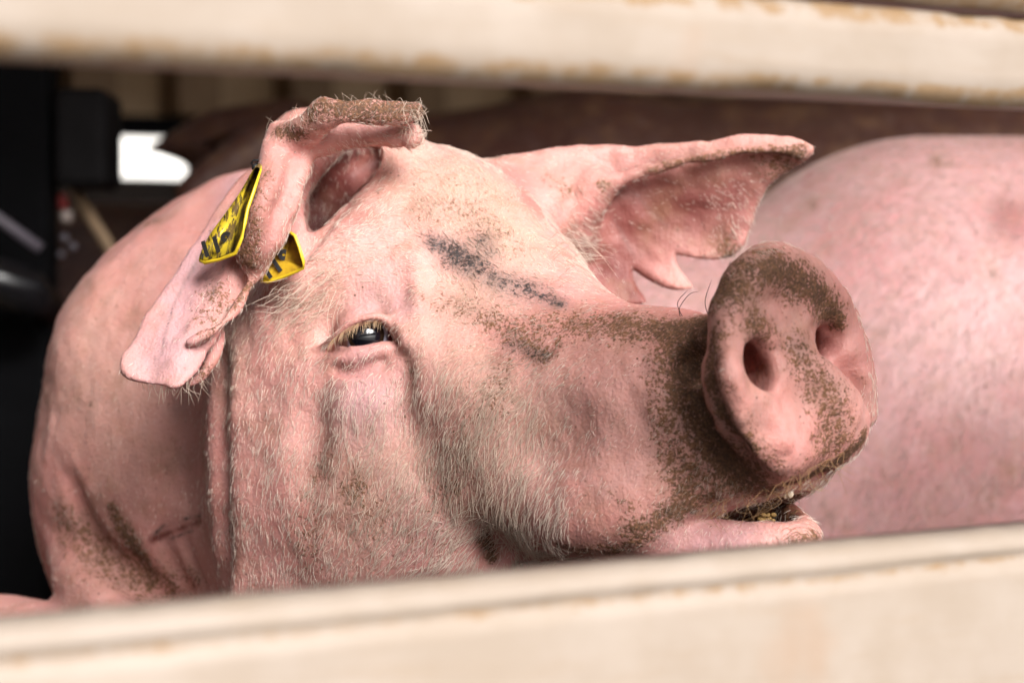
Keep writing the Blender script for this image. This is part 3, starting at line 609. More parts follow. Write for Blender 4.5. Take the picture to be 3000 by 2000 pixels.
# ------------------------------------------------------------------ bristles
NRM = np.zeros((len(V), 3), np.float32); pig_me.vertices.foreach_get('normal', (tmp := np.zeros(len(V)*3, np.float32))); NRM = tmp.reshape(-1, 3)
rng = np.random.default_rng(5)
VN = Vnoise(3)
FLOW = np.array([  # where on the face (u, v), which way the bristles point there (du, dv), how long (mm), how many
    (1350, 480, -.3, -1, 9, 1.4), (1250, 600, -.5, -1, 9, 1.4), (1450, 620, -.1, -1, 9, 1.4), (1350, 760, -.45, -1, 9, 1.4), (1550, 780, -.4, -1, 8, 1), (1200, 760, -.8, -.6, 9, .8), (1450, 880, -.6, -.8, 7, 1), (1620, 900, -.8, -.6, 6, 1),
    (1300, 950, -.6, -.2, 7, .9), (1450, 1020, -.9, .1, 7, 1), (1700, 960, -1, -.25, 5, 1), (1900, 970, -1, -.2, 4, .9), (2020, 980, -1, -.1, 4, .7), (1600, 1080, -.9, .5, 8, .9),
    (1080, 850, -.8, -.2, 8, .25), (1060, 900, -.9, .1, 6, .12), (950, 850, -1, .35, 15, .8), (870, 900, -1, .4, 15, .8), (940, 760, -.9, -.1, 12, .7), (1050, 700, -.8, -.5, 10, .7),
    (1180, 900, -.3, .6, 6, .15), (1210, 1000, -.3, 1, 7, .4), (1080, 1120, -.3, 1, 11, .5), (1000, 1200, -.25, 1, 13, .5), (1100, 1250, -.5, 1, 14, .8), (1200, 1150, -.25, 1, 13, 1), (1220, 1250, -.55, 1, 15, 1),
    (1330, 1120, -.4, 1, 13, 1), (1450, 1180, -.55, 1, 15, 1.1), (1400, 1300, -.4, 1, 16, 1.1), (1530, 1280, -.35, 1, 18, 1.2), (1300, 1420, -.45, 1, 14, .9), (1480, 1430, -.2, 1, 18, 1.2), (1400, 1560, -.75, 1, 18, 1.2), (1500, 1560, -.3, 1, 17, 1.1),
    (1100, 1450, -.4, 1, 11, .7), (1000, 1550, -.5, 1, 11, .7), (1200, 1620, -.7, 1, 13, .8), (900, 1350, -.3, 1, 11, .8), (880, 1550, -.3, 1, 11, .8), (760, 1200, -.15, 1, 9, .6), (750, 1550, -.15, 1, 9, .6), (850, 1100, -.2, 1, 10, .5), (690, 950, -.6, 1, 9, .5),
    (1620, 1350, -.5, 1, 15, 1), (1690, 1230, -.9, .7, 7, .35), (1720, 1400, -.7, 1, 7, .22), (1800, 1300, -.8, .8, 5, .15), (1680, 1320, -.7, .9, 9, .45), (1600, 1500, -.45, 1, 15, 1), (1800, 1200, -1, .4, 4, .2), (1800, 1450, -.9, .7, 5, .15), (1880, 1380, -.9, .7, 5, .15), (1720, 1560, -.35, 1, 5, .22), (1850, 1540, -.4, 1, 5, .25), (1950, 1150, -1, .3, 4, .6), (2000, 1300, -.8, .6, 5, .7), (2000, 1450, -.5, 1, 7, .8), (2150, 1400, -.3, 1, 7, .9), (2230, 1440, .2, 1, 9, .7),
    (2100, 1580, .1, 1, 7, .35), (2300, 1600, .5, 1, 9, .4),
    (300, 900, -.5, .8, 4, .22), (200, 1300, -.4, .8, 4, .22), (450, 700, -.7, .4, 4, .22), (500, 1300, -.3, 1, 4, .2), (300, 1600, .3, 1, 5, .3), (550, 1600, -.2, 1, 4, .2), (580, 1100, -.2, 1, 4, .15), (120, 1000, -.4, .8, 4, .2), (700, 500, -.8, .2, 4, .2),
    (560, 800, -.5, .8, 4, .08), (480, 950, -.5, .9, 4, .08), (640, 650, -.5, .8, 4, .08), (480, 1050, -.4, 1, 5, .12), (650, 900, -.5, 1, 8, .6), (720, 800, .3, 1, 6, .5), (620, 1060, .2, 1, 7, .5), (760, 600, -.3, 1, 4, .25), (800, 520, -.2, 1, 4, .25), (740, 700, -.3, 1, 5, .35), (830, 450, .3, -1, 5, .4), (900, 700, .2, 1, 9, .8), (860, 560, .9, .5, 8, .7),
    (960, 310, -.2, -1, 5, .7), (1100, 320, .3, -.9, 5, .7), (1220, 330, 1, -.3, 8, .8), (1080, 400, .5, .6, 7, .5), (1000, 520, .4, .8, 9, .2), (1080, 480, .4, .8, 9, .3), (1050, 640, -.3, .9, 9, .8), (1140, 560, -.6, .6, 10, .9),
    (1560, 520, .6, -.5, 5, .3), (1600, 640, .8, .5, 9, .7), (1700, 560, .8, .6, 9, .6), (1680, 700, .9, .5, 16, .7), (1850, 600, 1, .3, 6, .06), (1950, 540, 1, .2, 5, .08), (2000, 640, 1, .2, 5, .06), (1800, 720, 1, .3, 6, .06), (1900, 720, 1, .3, 6, .05), (2150, 650, .6, .8, 9, .7), (2100, 440, 1, -.2, 4, .5), (2300, 450, 1, .1, 4, .5), (1900, 800, .5, 1, 5, .15), (1900, 490, 1, -.3, 6, .8)], float)
def project(X):
    d = CAMD+X[:, 1]; return np.stack([X[:, 0]/d*FPX+1500, 1000-X[:, 2]/d*FPX], 1)
def flow_at(uv):
    d2 = ((uv[:, None, :]-FLOW[None, :, :2])**2).sum(2); w = 1/(d2+60**2)**1.8; w /= w.sum(1, keepdims=True)
    return w@FLOW[:, 2:4], w@FLOW[:, 4], w@FLOW[:, 5]
tri = np.concatenate([Fq[:, [0, 1, 2]], Fq[:, [0, 2, 3]]])
tc = V[tri].mean(1)
tn = np.cross(V[tri[:, 1]]-V[tri[:, 0]], V[tri[:, 2]]-V[tri[:, 0]]); ta = np.linalg.norm(tn, axis=1)/2; tn /= (2*ta[:, None]+1e-12)
uvc = project(tc)
vis = (tn[:, 1] < 0.45) & (uvc[:, 1] < 1900) & (uvc[:, 1] > 150) & (uvc[:, 0] > -50) & (tc[:, 1] < 0.5)
# hairless: the disc, the eye, the mouth
def near(p, r, X): return ((X-p)**2).sum(1) < r*r
bare = near(P(2310, 1075, -0.105), 0.066, tc) & (((tc-P(2130, 1080, -0.09))@norm([0.74, -0.66, 0.1])) > -0.004)
bare |= near(EYE, 0.021, tc)
vis &= ~bare
ti = np.nonzero(vis)[0]
def grow(name, N, len_scale=1.0, lift=(0.15, 0.5), rad=0.00018, seed=1, wild=0.25, want=None, segs=6, tint=None):
    rg = np.random.default_rng(seed)
    w = ta[ti].copy()
    if want is not None: w = w*want(tc[ti])
    pick = ti[rg.choice(len(ti), N, p=w/w.sum())]
    a, b_ = rg.random(N), rg.random(N); sw = a+b_ > 1; a[sw], b_[sw] = 1-a[sw], 1-b_[sw]
    T = tri[pick]; X = V[T[:, 0]]*(1-a-b_)[:, None]+V[T[:, 1]]*a[:, None]+V[T[:, 2]]*b_[:, None]
    nn = NRM[T].mean(1); nn /= np.linalg.norm(nn, axis=1, keepdims=True)
    uv = project(X); fl, ln, dn = [], [], []
    for i in range(0, N, 20000):
        q = flow_at(uv[i:i+20000]); fl.append(q[0]); ln.append(q[1]); dn.append(q[2])
    fl, ln, dn = np.concatenate(fl), np.concatenate(ln), np.concatenate(dn)
    dens = dn*(0.55+0.9*VN(X, 0.012))
    keep = rg.random(N) < dens/1.5
    X, nn, fl, ln, T = X[keep], nn[keep], fl[keep], ln[keep], T[keep]; n = len(X)
    # clumps: neighbours lean the same way
    cl = np.stack([VN(X+o, 0.006)-0.5 for o in (0.0, 0.37, 0.71)], 1)
    d = np.stack([fl[:, 0], np.zeros(n), -fl[:, 1]], 1)
    d /= np.linalg.norm(d, axis=1, keepdims=True)+1e-9
    d = d+cl*0.7+rg.normal(0, wild, (n, 3))
    d = d-nn*(d*nn).sum(1, keepdims=True); d /= np.linalg.norm(d, axis=1, keepdims=True)+1e-9
    L = ln*0.001*len_scale*rg.uniform(0.55, 1.25, n)
    l0 = rg.uniform(lift[0], lift[1], n)
    curl = rg.normal(0.0, 0.32, n); side = np.cross(nn, d)
    pts = np.zeros((n, segs, 3)); pts[:, 0] = X-nn*0.0004
    for k in range(1, segs):
        t = k/(segs-1)
        dirk = d*np.cos(l0*(1-0.5*t))[:, None]+nn*np.sin(l0*(1-1.0*t))[:, None]+side*(curl*t*0.8)[:, None]+np.array([0, 0, -0.25*t])
        dirk /= np.linalg.norm(dirk, axis=1, keepdims=True)
        pts[:, k] = pts[:, k-1]+dirk*(L/(segs-1))[:, None]
    md = np.maximum(mud_shade, 0)[T].mean(1); ik = ink[T].mean(1); tn_ = tan[T].mean(1)
    tt = rg.random((n, 1))
    col = np.array([0.66, 0.545, 0.465])*(0.8+0.4*tt)
    col = col*(1-0.55*tn_[:, None])+np.array([0.56, 0.40, 0.26])*0.55*tn_[:, None]
    f = np.clip((md*1.3-0.62+rg.normal(0, 0.15, n))*1.4, 0, 0.94)[:, None]
    col = col*(1-f)+np.array([0.10, 0.052, 0.021])*(0.5+1.0*tt)*f
    f = np.clip(ik*1.3-0.15+rg.normal(0, 0.15, n), 0, 0.95)[:, None]
    col = col*(1-f)+np.array([0.03, 0.026, 0.026])*f
    if tint is not None: col = np.tile(np.array(tint), (n, 1))*(0.8+0.4*tt)
    return curves(name, pts, col, rad*rg.uniform(0.7, 1.25, n))
def curves(name, pts, col, rad):
    n, segs, _ = pts.shape
    cu = bpy.data.hair_curves.new(name); cu.add_curves([segs]*n)
    cu.position_data.foreach_set('vector', pts.astype(np.float32).ravel())
    taper = np.array([1.0, 1.0, 0.95, 0.85, 0.6, 0.25])[np.linspace(0, 5, segs).round().astype(int)]
    ra = cu.attributes.get('radius') or cu.attributes.new('radius', 'FLOAT', 'POINT')
    ra.data.foreach_set('value', (rad[:, None]*taper[None, :]).astype(np.float32).ravel())
    ca = cu.attributes.new('tint', 'FLOAT_COLOR', 'CURVE')
    ca.data.foreach_set('color', np.concatenate([col, np.ones((n, 1))], 1).astype(np.float32).ravel())
    o = bpy.data.objects.new(name, cu); COL.objects.link(o); cu.materials.append(HAIR)
    o.parent = pig; o.matrix_parent_inverse = Matrix.Translation(-pig.location); o['kind'] = 'stuff'
    return o
S.cycles_curves.shape = 'RIBBONS'
grow('bristles', 230000, seed=1, len_scale=0.72, rad=0.000135)

# ------------------------------------------------------------------ eye, lashes, whiskers
def child(o, parent=None):
    parent = parent or pig
    o.parent = parent; o.matrix_parent_inverse = parent.matrix_world.inverted() if parent.type != 'EMPTY' else Matrix.Translation(-parent.location)
    return o
def uv_sphere(rad, nu=64, nv=48):
    Vs, Fs = [], []
    for j in range(nv+1):
        th = math.pi*j/nv
        for i in range(nu):
            ph = 2*math.pi*i/nu; Vs.append((rad*math.sin(th)*math.cos(ph), rad*math.sin(th)*math.sin(ph), rad*math.cos(th)))
    for j in range(nv):
        for i in range(nu):
            a, b_ = j*nu+i, j*nu+(i+1) % nu; Fs.append((a, a+nu, b_+nu, b_))
    return np.array(Vs), np.array(Fs)
em, ent, eb = material('eye'); g = NT(ent)
co = g.coord(); sx = g.n('SeparateXYZ'); ent.links.new(co, sx.inputs[0])
dz = g.math('SQRT', g.math('ADD', g.math('POWER', g.math('SUBTRACT', sx.outputs[0], 0.0008), 2.0), g.math('POWER', g.math('SUBTRACT', sx.outputs[2], 0.0016), 2.0)))
pup = g.math('SUBTRACT', 1.0, g.step(dz, 0.0080, 0.0092)); iris = g.math('SUBTRACT', 1.0, g.step(dz, 0.0104, 0.0112))
ring = g.noise(co, 900, 3)
ec = g.mix(iris, g.mix(g.step(sx.outputs[0], -0.011, -0.007), (0.16, 0.07, 0.055), g.mix(g.step(sx.outputs[0], 0.0125, 0.0145), (0.36, 0.34, 0.42), (0.30, 0.05, 0.045))), g.mix(ring, (0.010, 0.006, 0.004), (0.030, 0.015, 0.007)))
ec = g.mix(pup, ec, (0.004, 0.004, 0.007))
g.set(eb.inputs['Base Color'], ec); eb.inputs['Roughness'].default_value = 0.12; eb.inputs['Coat Weight'].default_value = 0.4; eb.inputs['Coat Roughness'].default_value = 0.06
vs, fs = uv_sphere(EYE_R)
bul = np.exp(-((vs[:, 0]/0.010)**2+(vs[:, 2]/0.010)**2))*(vs[:, 1] < 0); vs[:, 1] -= bul*0.0012     # cornea
eyeball = child(link('eye', mesh_from('eye', vs, fs), em)); eyeball.location = EYE
def strands(name, lst, col, rad, jitter=0.0, segs=7):
    """lst of polylines in (u, v, y); smoothed and tapered."""
    pts, cl = [], []
    for pl in lst:
        q = np.array([P(*a) for a in pl]); t = np.linspace(0, len(q)-1, segs); o = []
        for tt in t:
            i = min(int(tt), len(q)-2); f = tt-i; p0, p1, p2, p3 = q[max(i-1, 0)], q[i], q[i+1], q[min(i+2, len(q)-1)]
            o.append(0.5*((2*p1)+(-p0+p2)*f+(2*p0-5*p1+4*p2-p3)*f*f+(-p0+3*p1-3*p2+p3)*f**3))
        pts.append(o); cl.append(np.array(col)*rng.uniform(0.8, 1.2))
    return curves(name, np.array(pts), np.array(cl), np.full(len(pts), rad))
lash = []
lid = np.array([(968, 1004, .004), (985, 985, .001), (1005, 970, -.003), (1025, 957, -.005), (1050, 946, -.007), (1075, 940, -.008), (1100, 938, -.008), (1118, 942, -.0075)])
for i in range(95):
    t = rng.random()**0.8*(len(lid)-1.01); k_ = int(t); f = t-k_; p = lid[k_]*(1-f)+lid[k_+1]*f
    L = (46-16*t/7)*rng.uniform(0.5, 1.15); dx = -0.62+0.10*t+rng.normal(0, .2)
    lash.append([(p[0], p[1], p[2]-.001), (p[0]+dx*L*.4, p[1]+L*.30, p[2]-.007), (p[0]+dx*L*.8, p[1]+L*.95, p[2]-.009)])
strands('eyelashes', lash, (0.50, 0.34, 0.20), 0.000085)
wh = [[(1000, 860, .0), (975, 940, -.02), (985, 1030, -.03)], [(1010, 870, .0), (988, 920, -.02), (992, 960, -.025)], [(985, 850, .0), (960, 920, -.01), (968, 1000, -.02)]]
for i in range(36):
    u = rng.uniform(820, 1000); v = rng.uniform(780, 900)
    y = PF.front(u, v)
    wh.append([(u, v, y), (u-rng.uniform(20, 60), v+rng.uniform(15, 50), y-.012), (u-rng.uniform(60, 130), v+rng.uniform(20, 90), y-.014)])
for i in range(26):      # long hairs from the head across the far ear
    u = rng.uniform(1600, 1680); v = rng.uniform(700, 860); y = PF.front(u, v)
    wh.append([(u, v, y), (u+rng.uniform(30, 70), v-rng.uniform(0, 40), y-.006), (u+rng.uniform(70, 150), v+rng.uniform(-10, 70), y-.004)])
for i in range(34):      # right end of the folded ear
    u = rng.uniform(1150, 1225); v = rng.uniform(305, 400); y = PF.front(u, v)
    if y > 0.09: y = .045
    wh.append([(u, v, y), (u+rng.uniform(10, 40), v+rng.uniform(-30, 10), y-.01), (u+rng.uniform(10, 50), v+rng.uniform(-10, 50), y-.014)])
for i in range(26):
    u = rng.uniform(780, 1150); v = np.interp(u, [780, 820, 930, 1150], [385, 380, 305, 310])+6; y = .03
    wh.append([(u, v, y), (u+rng.uniform(-12, 12), v-rng.uniform(15, 30), y), (u+rng.uniform(-25, 10), v-rng.uniform(25, 55), y-.004)])
for i in range(44):      # beard of the hanging ear tip
    u = rng.uniform(385, 640); v = np.interp(u, [385, 450, 520, 580, 640], [1060, 1110, 1122, 1112, 1020]); y = PF.front(u, v-10)
    if y > .09: y = .01
    wh.append([(u, v-8, y), (u+rng.uniform(-15, 10), v+rng.uniform(10, 30), y+.002), (u+rng.uniform(-20, 30), v+rng.uniform(25, 75), y+.004)])
strands('long_bristles', wh, (0.58, 0.47, 0.38), 0.00013)
ch = []
for i in range(46):      # chin and upper lip
    u = rng.uniform(2050, 2480); v = np.interp(u, [2050, 2250, 2480], [1490, 1440, 1330]); y = PF.front(u, v-15)
    if y > .05: continue
    a_ = rng.normal(0, 1); ch.append([(u, v-10, y), (u+25*a_, v+rng.uniform(10, 40), y-.006), (u+rng.normal(0, 45), v+rng.uniform(20, 105), y-.004)])
for i in range(22):
    u = rng.uniform(2290, 2385); v = rng.uniform(1540, 1600); y = PF.front(u, v)
    if y > .05: continue
    ch.append([(u, v, y), (u+rng.uniform(10, 40), v+rng.uniform(-15, 10), y-.008), (u+rng.uniform(30, 75), v+rng.uniform(0, 50), y-.008)])
strands('whiskers', ch, (0.30, 0.17, 0.08), 0.00012)
dk = [[(2010, 945, -.06), (1985, 890, -.066), (2015, 850, -.07)], [(2000, 945, -.06), (1990, 905, -.066), (2020, 862, -.07), (2045, 855, -.07)], [(2075, 925, -.07), (2066, 880, -.075), (2085, 820, -.08)]]
strands('dark_whiskers', dk, (0.05, 0.035, 0.03), 0.00022)

# ------------------------------------------------------------------ teeth and crumbs in the mouth
TOOTH = plain('tooth', (0.62, 0.52, 0.40), 0.25, col2=(0.42, 0.32, 0.2), scale=90)
FEED = plain('feed', (0.34, 0.20, 0.06), 0.6, col2=(0.16, 0.08, 0.03), scale=200, bump=.0006)
def pebble(c, r, seed, squash=(1, 1, 1)):
    v, f = uv_sphere(1.0, 10, 7); q = np.random.default_rng(seed)
    v = v*(1+0.22*(VN(v+seed, 0.7)-0.5)[:, None])*np.array(squash)*r+c
    return v, f
def crumb(name, c, r, mat, seed, sq=(1, 1, 1), parent=None):
    v, f = pebble(c, r, seed, sq); return child(link(name, mesh_from(name, v, f), mat), parent)
for i, (u, v, y, r, sq) in enumerate([(2316, 1446, -.080, .0022, (.8, .5, 1.1)), (2302, 1452, -.078, .0018, (.9, .6, .9))]):
    crumb('tooth', P(u, v, y), r, TOOTH, i+3, sq)
for i in range(16):
    crumb('feed_crumb', P(rng.uniform(2220, 2270), rng.uniform(1505, 1528), -.060+rng.normal(0, .002)), rng.uniform(.0008, .0018), FEED, i+20, (1.2, .8, .8))

# ------------------------------------------------------------------ ear tags
def tag_material(name, streak):
    m, nt, b = material(name); g = NT(nt); co = g.n('Mapping'); t = g.n('TexCoord'); nt.links.new(t.outputs['Object'], co.inputs[0])
    co.inputs['Rotation'].default_value = (0, math.radians(streak), 0); co.inputs['Scale'].default_value = (1, 1, 0.22); v = co.outputs[0]
    n1, n2 = g.noise(v, 260, 5, .7), g.noise(v, 420, 4, .7)
    c = g.mix(g.noise(v, 90, 3), (0.50, 0.36, 0.015), (0.62, 0.45, 0.03))
    c = g.mix(g.step(n1, 0.47, 0.56), c, (0.11, 0.068, 0.022))
    c = g.mix(g.step(n2, 0.57, 0.63), c, (0.032, 0.026, 0.018))
    g.set(b.inputs['Base Color'], c); b.inputs['Roughness'].default_value = 0.38
    g.set(b.inputs['Normal'], g.bump(n1, 0.4, 0.0004))
    return m
TAG1 = tag_material('tag_plastic_dirty', 32); TAG2 = plain('tag_plastic', (0.58, 0.36, 0.02), 0.35, col2=(0.22, 0.10, 0.015), scale=90)
TAGY = plain('tag_plastic_edge', (0.66, 0.46, 0.02), 0.35, scale=60); BLK = plain('ink', (0.012, 0.011, 0.012), 0.5)
def panel(name, pts, yfun, thick, mat, parent):
    """A flat plastic panel: outline in photo pixels, leaning in depth, rounded edges."""
    ol = spl(pts, 4); V0 = [P(u, v, yfun(u, v)) for u, v in ol]; n = len(ol); c0 = np.mean(V0, 0)
    rings = []
    for off, sc in ((-thick*.5, .93), (-thick*.5*.7, .985), (0, 1.0), (thick*.35, .985), (thick*.5, .93)):
        rings.append([c0+(p-c0)*sc+np.array([0, off, 0]) for p in V0])
    Vv = [p for r in rings for p in r]+[np.mean(rings[0], 0), np.mean(rings[-1], 0)]
    bm_f = [(k*n+i, k*n+(i+1) % n, (k+1)*n+(i+1) % n, (k+1)*n+i) for k in range(len(rings)-1) for i in range(n)]
    me = bpy.data.meshes.new(name); tf = [(i, len(rings)*n, (i+1) % n) for i in range(n)]+[((len(rings)-1)*n+i, (len(rings)-1)*n+(i+1) % n, len(rings)*n+1) for i in range(n)]
    me.from_pydata([tuple(p) for p in Vv], [], [tuple(reversed(f)) for f in bm_f]+tf); me.update()
    return child(link(name, me, mat), parent), ol
def rod(name, pts, rad, mat, parent, n=10):
    q = np.array([np.asarray(p, float) for p in pts]); Vv = []; m = len(q)
    for i in range(m):
        d = norm(q[min(i+1, m-1)]-q[max(i-1, 0)]); a = norm(np.cross(d, [0.3, 0.2, 0.93])); b_ = np.cross(d, a); r = rad[i] if hasattr(rad, '__len__') else rad
        Vv += [q[i]+r*(math.cos(2*math.pi*k/n)*a+math.sin(2*math.pi*k/n)*b_) for k in range(n)]
    Fs = [(i*n+k, i*n+(k+1) % n, (i+1)*n+(k+1) % n, (i+1)*n+k) for i in range(m-1) for k in range(n)]
    me = bpy.data.meshes.new(name); me.from_pydata([tuple(v) for v in Vv], [], Fs+[tuple(range(n))[::-1], tuple(range((m-1)*n, m*n))]); me.update()
    o = link(name, me, mat)
    return child(o, parent) if parent else o
def digits(txt, loc, xdir, ydir, size, parent):
    cu = bpy.data.curves.new('digits', 'FONT'); cu.body = txt; cu.size = size; cu.extrude = 0.00015; cu.align_x = 'CENTER'; cu.align_y = 'CENTER'; cu.offset = 0.0006; cu.space_character = 1.05
    xd = norm(xdir); yd = np.asarray(ydir, float); yd = norm(yd-xd*(yd@xd)); zd = np.cross(xd, yd)
    to = bpy.data.objects.new('digits_text', cu); COL.objects.link(to); cu.materials.append(BLK)
    bpy.context.view_layer.update(); me = bpy.data.meshes.new_from_object(to); bpy.data.objects.remove(to)
    o = bpy.data.objects.new('digits', me); COL.objects.link(o)
    Mx = Matrix(((xd[0], yd[0], zd[0], loc[0]), (xd[1], yd[1], zd[1], loc[1]), (xd[2], yd[2], zd[2], loc[2]), (0, 0, 0, 1)))
    o.parent = parent; o.matrix_parent_inverse = Matrix.Translation(-parent.location); o.matrix_basis = Mx
    return o
t1o = bpy.data.objects.new('ear_tag', None); COL.objects.link(t1o); t1o.location = P(757, 490, 0.01)
tag(t1o, 'grimy long yellow ear tag lying on the outside of the folded ear', 'ear tag', 'ear tags')
yt1 = lambda u, v: 0.004-0.016*(v-480)/290+0.018*(700-u)/120*(v-480)/290
panel('panel', [(757, 480), (740, 500), (702, 565), (660, 625), (618, 682), (592, 730), (582, 764), (600, 771), (645, 760), (688, 742), (706, 695), (716, 655), (722, 615), (738, 570), (762, 505), (767, 486)], yt1, 0.0032, TAG1, t1o)
rod('rim', [P(u, v, yt1(u, v)-.0016) for u, v in ((765, 495), (742, 566), (725, 612), (718, 655), (708, 697), (690, 741), (645, 760), (600, 770), (586, 764))], [.0006]+[.0011]*7+[.0006], TAGY, t1o)
digits('1190', P(650, 712, yt1(650, 712)-.0019), (0.80, 0.30, 0.36), (0.50, -.05, 0.80), 0.0135, t1o)
rod('pin', [P(748, 492, .010), P(752, 488, .030), P(752, 486, .05)], .0022, BLK, t1o)
rod('pin_loop', [P(742, 487, .02), P(736, 478, .02), P(742, 470, .02), P(756, 470, .02), P(768, 464, .02)], .0007, BLK, t1o)
t2o = bpy.data.objects.new('ear_tag', None); COL.objects.link(t2o); t2o.location = P(850, 700, 0.022)
tag(t2o, 'small orange yellow numbered ear tag tucked between the ear and the brow', 'ear tag', 'ear tags')
yt2 = lambda u, v: 0.020+0.010*(800-u)/100
p2 = [(820, 690), (852, 680), (866, 690), (878, 725), (892, 770), (890, 786), (872, 796), (825, 815), (785, 828), (760, 824), (755, 790)]
panel('panel', p2, yt2, 0.0024, TAG2, t2o)
rod('rim', [P(u, v, yt2(u, v)-.0012) for u, v in ((850, 681), (864, 691), (877, 726), (890, 768), (888, 785), (870, 795), (826, 813), (786, 826), (764, 824))], .0010, TAGY, t2o)
digits('1190', P(824, 766, yt2(824, 766)-.0019), (0.78, -0.12, 0.52), (-0.42, 0, 0.86), 0.0135, t2o)
rod('pin', [P(800, 720, .006), P(800, 720, .05)], .002, BLK, t2o)

# ------------------------------------------------------------------ the trailer: slatted side in front of the pig
TB = math.radians(35); TS = 0.0215
BX = norm([math.cos(TB), math.sin(TB), TS]); BN = norm([math.sin(TB), -math.cos(TB), 0])     # along the boards; out of the trailer, towards us
BU = norm(np.cross(BX, BN)); BU = BU if BU[2] > 0 else -BU
B0 = np.array([0, -0.467, 0.0])
def T(t, s_, z): return B0+BX*t-BN*s_+BU*z          # trailer coordinates: along the side, inward, up
def board_material():
    m, nt, b = material('board_paint'); g = NT(nt); co = g.coord((1, 1, 1)); cs = g.coord((0.25, 0.25, 1.6))
    chip = g.attr('edge')[0]
    n = g.noise(co, 22, 5, .6); s1 = g.noise(cs, 60, 5, .65)
    c = g.mix(g.step(n, .3, .7), (0.280, 0.230, 0.190), (0.250, 0.199, 0.156))
    c = g.mix(g.math('MULTIPLY', g.step(s1, .5, .75), .25), c, (0.22, 0.15, 0.09))
    c = g.mix(g.math('MULTIPLY', g.step(g.noise(co, 9, 3), .62, .72), .4), c, (0.27, 0.17, 0.11))
    wear = g.step(g.math('ADD', g.math('MULTIPLY', g.noise(co, 70, 6, .75), 1.2), g.math('SUBTRACT', g.math('MULTIPLY', chip, 0.6), 1.05)), 0.0, 0.25)
    c = g.mix(g.math('MULTIPLY', wear, .8), c, (0.20, 0.115, 0.045))
    g.set(b.inputs['Base Color'], c); b.inputs['Roughness'].default_value = 0.5
    g.set(b.inputs['Normal'], g.bump(g.noise(cs, 90, 4), .3, .001)); return m
BOARD = board_material()
def board(name, zlo, zhi, parent, th=0.030, lip=False, t0=-1.6, t1=3.6, seg=440, seed=0):
    """One long board with chamfered, knocked edges."""
    h = zhi-zlo; ch_ = 0.006
    prof = [(th, 0, .6), (0.004, 0, 1), (0.0, ch_, 1)]
    prof += [(0.0, ch_+0.007, 0.0)]
    if lip: prof += [(0.0, h-0.022, 0.0), (0.0, h-0.0155, .7), (0.0030, h-0.0135, 1), (0.0008, h-0.0105, .5), (-0.001, h-0.007, .3), (0.006, h-0.001, .5), (0.012, h, .6)]
    else: prof += [(0.0, h-ch_-.007, 0), (0.0, h-ch_, 1), (0.004, h, 1)]
    prof += [(th, h, .5)]
    q = np.random.default_rng(seed); ts = np.linspace(t0, t1, seg+1); Vv, E = [], []
    dt = ts[1]-ts[0]
    jit = np.cumsum(q.normal(0, .5, (seg+1, len(prof))), 0); jit = jit-np.apply_along_axis(lambda a: np.convolve(a, np.ones(25)/25, 'same'), 0, jit)
    jit = jit*0.0007+q.normal(0, .0003, jit.shape)
    for i, t in enumerate(ts):
        for k, (s_, z, e) in enumerate(prof):
            j = jit[i, k]*e
            Vv.append(T(t, s_+abs(j)*1.2 if e > .5 else s_, zlo+z+(j if 0 < k < len(prof)-1 and e > .3 else 0))); E.append(e)
    n = len(prof); Fs = [(i*n+k, (i+1)*n+k, (i+1)*n+(k+1) % n, i*n+(k+1) % n) for i in range(seg) for k in range(n)]
    me = mesh_from(name, np.array(Vv), np.array(Fs))
    at = me.attributes.new('edge', 'FLOAT_COLOR', 'POINT'); E = np.array(E, np.float32); at.data.foreach_set('color', np.stack([E, E, E, np.ones_like(E)], 1).ravel())
    o = link(name, me, BOARD, None, False); o.parent = parent; o.matrix_parent_inverse = Matrix.Translation(-parent.location)
    return o
side = bpy.data.objects.new('slatted_side', None); COL.objects.link(side); side.location = T(0.3, 0, -0.69)
tag(side, 'slatted trailer side of long pale beige boards with worn brown edges', 'trailer side')
UB, LB = 0.1035, -0.0925
for i, (a, b_, lip) in enumerate([(UB, UB+.0395, 0), (UB+.0445, UB+.078, 0), (0.76, 1.0, 0), (LB-.16, LB, 1), (LB-.345, LB-.163, 0), (LB-.60, LB-.348, 0)]):
    board('board', a, b_, side, lip=bool(lip), seed=i)
def box(name, c0, c1, mat, parent=None, bev=0.0):
    """A box in trailer coordinates (t, s, z) from c0 to c1."""
    Vv = [T(t, s_, z) for t in (c0[0], c1[0]) for s_ in (c0[1], c1[1]) for z in (c0[2], c1[2])]
    me = bpy.data.meshes.new(name); me.from_pydata([tuple(v) for v in Vv], [], [(0, 1, 3, 2), (4, 6, 7, 5), (0, 4, 5, 1), (2, 3, 7, 6), (0, 2, 6, 4), (1, 5, 7, 3)]); me.update()
    o = link(name, me, mat, None, False)
    if parent: o.parent = parent; o.matrix_parent_inverse = Matrix.Translation(-parent.location)
    if bev:
        md = o.modifiers.new('bevel', 'BEVEL'); md.width = bev; md.segments = 2
    return o
STEEL = plain('painted_steel', (0.30, 0.25, 0.21), 0.5, col2=(0.16, 0.11, 0.07), scale=18)
for t in (-1.42, 1.75): box('post', (t, .031, -.69), (t+.06, .08, 1.0), STEEL, side)

